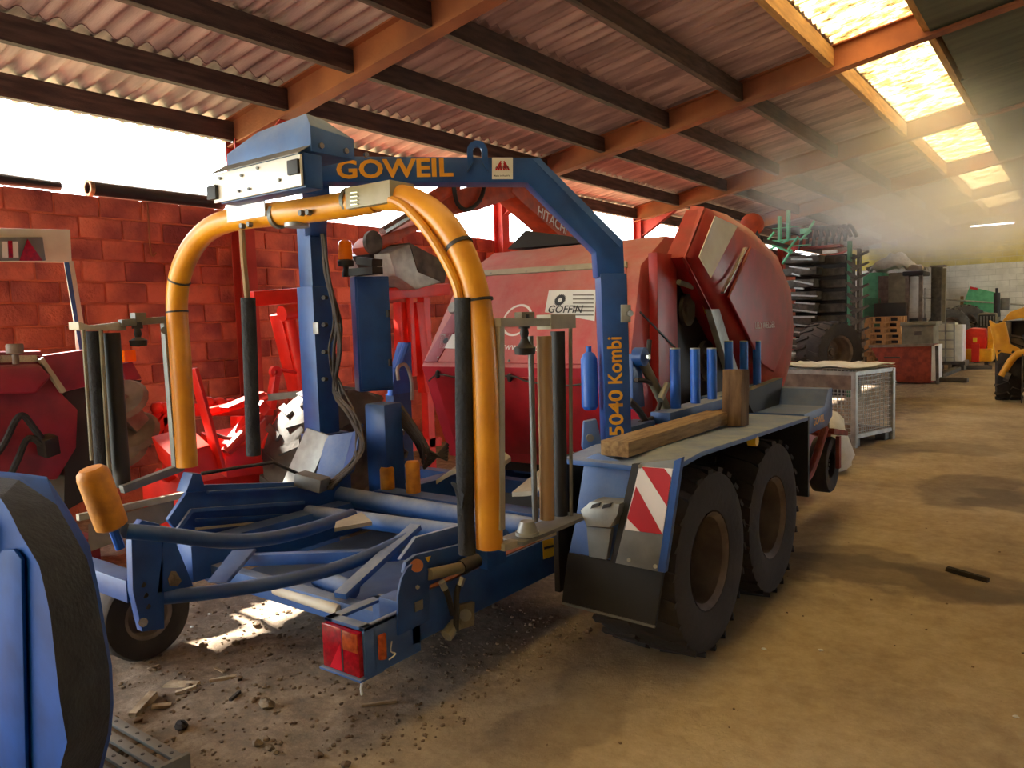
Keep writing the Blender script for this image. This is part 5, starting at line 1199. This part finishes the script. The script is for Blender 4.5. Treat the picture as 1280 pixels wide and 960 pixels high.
rect(1250, 372, 1262, 388, 28.40, .4).build('lamp_box', 'grey', ot, bevel=.04)
for xx in (1212, 1252): q = o_(xx, 425, 28.50); wheel(ot, (q.x, 28.50, .62), .62, .35, .3, lugs=16, name='tractor_wheel')
for xx in (1220, 1246): q = o_(xx, 425, 27.60); wheel(ot, (q.x, 27.80, .36), .36, .2, .16, name='front_wheel')
q = o_(1200,440); MB().box((o_(1224,400).x, 27.80, .4), (o_(1244,400).x, 29.40, o_(1230,391).z-.4)).build('engine', 'tine_steel', ot)
gs_ = MB().prism([at(1203,384,Y=30.8), at(1212,358,Y=30.8), at(1246,366,Y=30.8), at(1243,392,Y=30.8)], (0,.06,0))
gq_ = thing('green_board', 'tilted sea-green board leaning behind the old grey tractor', 'board', tuple(V(*at(1225,384,Y=30.8).xy, 0)))
gs_.build('board', 'green_light', gq_); MB().prism([at(1213,358,Y=30.78), at(1222,360,Y=30.78), at(1222,363,Y=30.78), at(1212,361,Y=30.78)], (0,.02,0)).build('red_label', 'letter_red', gq_)
q = at(1225,384,Y=30.8); MB().box((q.x-.6, 30.88, 0), (q.x-.5, 30.94, q.z+.4)).build('prop', 'wood', gq_); MB().box((q.x+.4, 30.88, 0), (q.x+.5, 30.94, q.z+.4)).build('prop', 'wood', gq_)
# blue and white wrapped bale covers near the tank
for i, (px, w_) in enumerate(((1186, .55), (1206, .6))):
    ty_ = (27.4, 30.0)[i]; c = at(px, 420, Y=ty_); R_ = w_
    tb_ = thing('spare_tyre', ['whitened lugged tractor tyre standing behind the caged tank', 'striped pale tractor tyre leaning beside the green board'][i], 'tyre', (c.x, ty_, 0))
    wheel(tb_, (c.x, ty_, R_+.6), R_, .4, R_*.5, axis=(.4,-.9,0), lugs=16, mt='rubber_grey', name='tyre')
    MB().box((c.x-.3, ty_-.15, 0), (c.x+.3, ty_+.2, .62)).build('stand', 'tine_steel', tb_)
solo(MB().tube([at(1150,372,Y=30.6), at(1290,382,Y=30.6)], .03, 8).tube([at(1156,360,Y=30.6), at(1156,446,Y=30.6)], .03, 8), 'gate_rail', 'galv', 'thin galvanised rail with post along the pale end wall', 'rail')
# --- red and yellow machine by the tank
ry = thing('spreader', 'red and yellow fertiliser spreader standing beside the caged tank', 'spreader', tuple(at(1220,456,Z=0)))
YY_ = 25.4
def rq(x, y): return at(x, y, Y=YY_)
MB().prism([rq(1204,415), rq(1212,410), rq(1230,411), rq(1234,432), rq(1228,442), rq(1203,438)], (0,.9,0)).build('hopper', 'implement_red', ry, bevel=.06)
rect(1202, 436, 1240, 452, YY_-.1, 1.0).build('spinner_guard', 'loader_yellow', ry, bevel=.03); rect(1214, 430, 1224, 452, YY_-.2, .1).build('centre_panel', 'implement_red', ry)
rect(1216, 422, 1221, 428, YY_-.05, .05).build('yellow_label', 'sticker_yellow', ry); rect(1234, 408, 1242, 440, YY_+.1, .5).build('side_wing', 'loader_yellow', ry, bevel=.02)
for xx in (1206, 1232): q = rq(xx,452); MB().box((q.x-.05, YY_+.2, 0), (q.x+.05, YY_+.4, q.z+.05)).build('leg', 'tine_steel', ry)
# --- yellow loader at the right edge
ld = thing('wheel_loader', 'yellow wheel loader with lugged tyre standing at the edge of the dirt lane', 'loader', tuple(at(1262,500,Z=0)))
LY = 16.2
def lq(x, y, Y=LY): return at(x, y, Y=Y)
wheel(ld, (at(1257,460,Y=16.6).x+.05, 16.7, .58), .58, .42, .26, axis=(1,.1,0), lugs=16, name='loader_wheel', mt='rubber')
MB().prism([lq(1236,400), lq(1244,405), lq(1256,402), lq(1262,430), lq(1275,436), lq(1278,470), lq(1250,474), lq(1244,440)], (0,.25,0)).build('lift_frame', 'loader_yellow', ld, bevel=.02)
MB().tube([lq(1252,470,LY-.1), lq(1266,448,LY-.1), lq(1282,440,LY-.1), lq(1330,440,LY-.1)], .06, 10, 4).build('lift_arm', 'loader_yellow', ld)
MB().prism([lq(1252,402,16.8), lq(1262,390,16.8), lq(1285,382,16.8), lq(1330,380,16.8), lq(1330,400,16.8), lq(1275,398,16.8)], (0,1.2,0)).build('bonnet', 'loader_yellow', ld, bevel=.03)
rect(1258, 400, 1330, 450, 17.2, .8).build('engine_bay', 'black', ld); rect(1256, 402, 1264, 425, 17.0, .3).build('mudguard', 'olive_grey', ld, bevel=.02)
MB().tube([lq(1256,470,LY-.2), lq(1262,472,LY-.2)], .08, 10).build('pivot_pin', 'tine_steel', ld)
rect(1276, 440, 1279, 505, LY-.15, .1).build('stay_post', 'tine_steel', ld)
lx = at(1257,460,Y=16.6).x+.05
for dx, dy in ((2.0, 0), (0, 2.6), (2.0, 2.6)): wheel(ld, (lx+dx, 16.7+dy, .58), .58, .42, .26, axis=(1 if dx == 0 else -1, .1, 0), lugs=16, name='loader_wheel', mt='rubber')
MB().box((lx+.35, 16.5, .5), (lx+1.65, 19.9, 1.15)).build('chassis', 'loader_yellow', ld, bevel=.04)
MB().box((lx+.1, 16.65, .53), (lx+1.9, 16.75, .63)).box((lx+.1, 19.25, .53), (lx+1.9, 19.35, .63)).build('axle', 'tine_steel', ld)
for dx in (.4, 1.55):
    for dy in (18.2, 19.6): MB().box((lx+dx, dy, 1.1), (lx+dx+.06, dy+.06, 2.4)).build('cab_post', 'black', ld)
MB().box((lx+.35, 18.1, 2.4), (lx+1.65, 19.75, 2.48)).build('cab_roof', 'loader_yellow', ld, bevel=.03)
# --- planks on the ground in front of the tank
for i, (a, b, lab) in enumerate((((1168,474),(1210,475),'short dark plank lying flat on the dirt near the skip'), ((1174,470),(1206,457),'dark steel bar angled across the dirt before the tank'), ((1204,459),(1240,459),'long thin plank on the dirt before the red and yellow spreader'))):
    p0, p1 = at(*a, Z=.06), at(*b, Z=.06); solo(MB().bar(p0, p1, .18, .10), 'ground_plank', 'plank_side', lab, 'plank', bevel=.006)
# ================================================================ LITTER ON THE FLOOR
def gz(p): return V(p.x, p.y, fz(p.x, p.y))
def stone(px, py, r, label, m='stone', seed=0, flat=.6):
    c = gz(at(px, py, Z=0)); s_ = MB().ball(c+V(0,0,r*flat*.8), r, 9, (1.2,.9,flat)); s_.jitter(r*.16, seed)
    return solo(s_, 'stone', m, label, 'stone', 'stones on the dirt floor', smooth=30)
def stick(a, b, wd, ht, label, m='splinter', name='wood_splinter'):
    p0, p1 = gz(at(*a, Z=0)), gz(at(*b, Z=0)); q = MB().bar(p0+V(0,0,ht/2), p1+V(0,0,ht/2), wd, ht); q.jitter(min(wd,ht)*.22, int(a[0]))
    return solo(q, name, m, label, 'wood', 'splinters of wood on the dirt floor', smooth=0)
stick((165,898),(192,872), .035, .025, 'thick pale wood splinter lying next to the step grating')
stick((190,884),(214,880), .03, .015, 'thin pale splinter beside the thick one near the grating')
stick((208,856),(246,858), .06, .012, 'broad grey bark chip lying on the dirt below the fork tube')
stick((220,868),(246,864), .03, .012, 'orange-brown chip lying against the broad bark chip')
stick((262,852),(295,846), .022, .015, 'straight brown stick lying right of the bark chips')
stick((288,877),(300,868), .016, .012, 'small bent twig above the lone brown stone', 'charred')
stick((186,838),(198,832), .012, .01, 'tiny pale splinter near the small support wheel')
stick((268,836),(280,840), .014, .01, 'tiny pale splinter below the bent fork tube')
stick((452,885),(496,877), .014, .010, 'thin brown twig on the dirt below the tail lamp', 'splinter')
stick((1183,714),(1236,729), .03, .03, 'long black charred stick lying across the dark floor stain', 'charred', 'charred_stick')
stone(334, 884, .036, 'lone brown angular stone on the dirt right of the grating', seed=1)
stone(227, 912, .03, 'dark clod lying next to the step grating', 'charred', 2)
for i, (x, y, r) in enumerate(((322,932,.022),(338,938,.018),(350,930,.014),(333,926,.016),(345,942,.014))):
    stone(x, y, r, 'small rubble stone in the little pile near the grating', seed=10+i)
for i, (x, y) in enumerate(((955,812),(1026,814),(1270,897),(262,768),(240,785))):
    stone(x, y, .012, ['white scrap of paper on the dirt ahead of the wheel', 'second white scrap of paper on the dirt by the round drain mark', 'white pebble lying on the bare dirt lane', 'pale pebble in the churned soil under the table', 'pale pebble beside the small support wheel'][i], 'white', 30+i, .4)
# loose clods where the soil is churned up: nobody could count them
cl = MB(); rr = random.Random(21)
ico = MB().ball((0,0,0), 1, 6)
for i in range(2000):
    x = rr.uniform(-4.6, -2.1) if i < 1800 else rr.uniform(-5, 2.0); y = rr.uniform(1.2, 3.6) if i < 1800 else rr.uniform(1, 8); r = rr.choice((.004,.006,.006,.009,.012))*(1 if i < 1800 else .7)
    if rr.random() < .02: r = .022
    c = V(x, y, fz(x, y)+r*.2); k = len(cl.v)
    cl.v += [c + V(p.x*r*rr.uniform(.7,1.3), p.y*r*rr.uniform(.7,1.3), p.z*r*.7) for p in ico.v]; cl.f += [tuple(q+k for q in f) for f in ico.f]
o = cl.build('soil_clods', 'clod', floor, smooth=0); o['kind'] = 'stuff'
# ================================================================ SMOKE drifting under the roof
def smoke_material():
    m = bpy.data.materials.new('smoke'); m.use_nodes = True; nt = m.node_tree; N = nt.nodes; L = nt.links
    N.remove(N['Principled BSDF']); out = N['Material Output']
    vs_ = N.new('ShaderNodeVolumeScatter'); vs_.inputs['Color'].default_value = (.93, .96, .95, 1); vs_.inputs['Anisotropy'].default_value = .1
    tc = N.new('ShaderNodeTexCoord'); nz = N.new('ShaderNodeTexNoise'); nz.inputs['Scale'].default_value = .42; nz.inputs['Detail'].default_value = 4; nz.inputs['Roughness'].default_value = .62; nz.inputs['Distortion'].default_value = .6
    L.new(tc.outputs['Object'], nz.inputs['Vector'])
    mr = N.new('ShaderNodeMapRange'); mr.interpolation_type = 'SMOOTHSTEP'; mr.inputs[1].default_value = .36; mr.inputs[2].default_value = .72; mr.inputs[3].default_value = .05; mr.inputs[4].default_value = .6
    L.new(nz.outputs['Fac'], mr.inputs[0])
    # thins out towards the faces of the cloud
    gr = N.new('ShaderNodeVectorMath'); gr.operation = 'SUBTRACT'; L.new(tc.outputs['Generated'], gr.inputs[0]); gr.inputs[1].default_value = (.5,.5,.62)
    ml = N.new('ShaderNodeVectorMath'); ml.operation = 'MULTIPLY'; L.new(gr.outputs[0], ml.inputs[0]); ml.inputs[1].default_value = (2.0,2.0,1.7)
    ln = N.new('ShaderNodeVectorMath'); ln.operation = 'LENGTH'; L.new(ml.outputs[0], ln.inputs[0])
    fa = N.new('ShaderNodeMapRange'); fa.interpolation_type = 'SMOOTHSTEP'; fa.inputs[1].default_value = 1.0; fa.inputs[2].default_value = .45; L.new(ln.outputs['Value'], fa.inputs[0])
    mu = N.new('ShaderNodeMath'); mu.operation = 'MULTIPLY'; L.new(mr.outputs[0], mu.inputs[0]); L.new(fa.outputs[0], mu.inputs[1])
    L.new(mu.outputs[0], vs_.inputs['Density']); L.new(vs_.outputs[0], out.inputs['Volume'])
    return m
M['smoke'] = smoke_material()
sm = MB().box((-5.6, 8.0, 2.35), (1.2, 27.0, 4.95)).build('smoke_haze', 'smoke', None, smooth=0)
sm['kind'] = 'stuff'; sm['label'] = 'thin grey-blue smoke drifting under the roof past the rooflights'; sm['category'] = 'smoke'
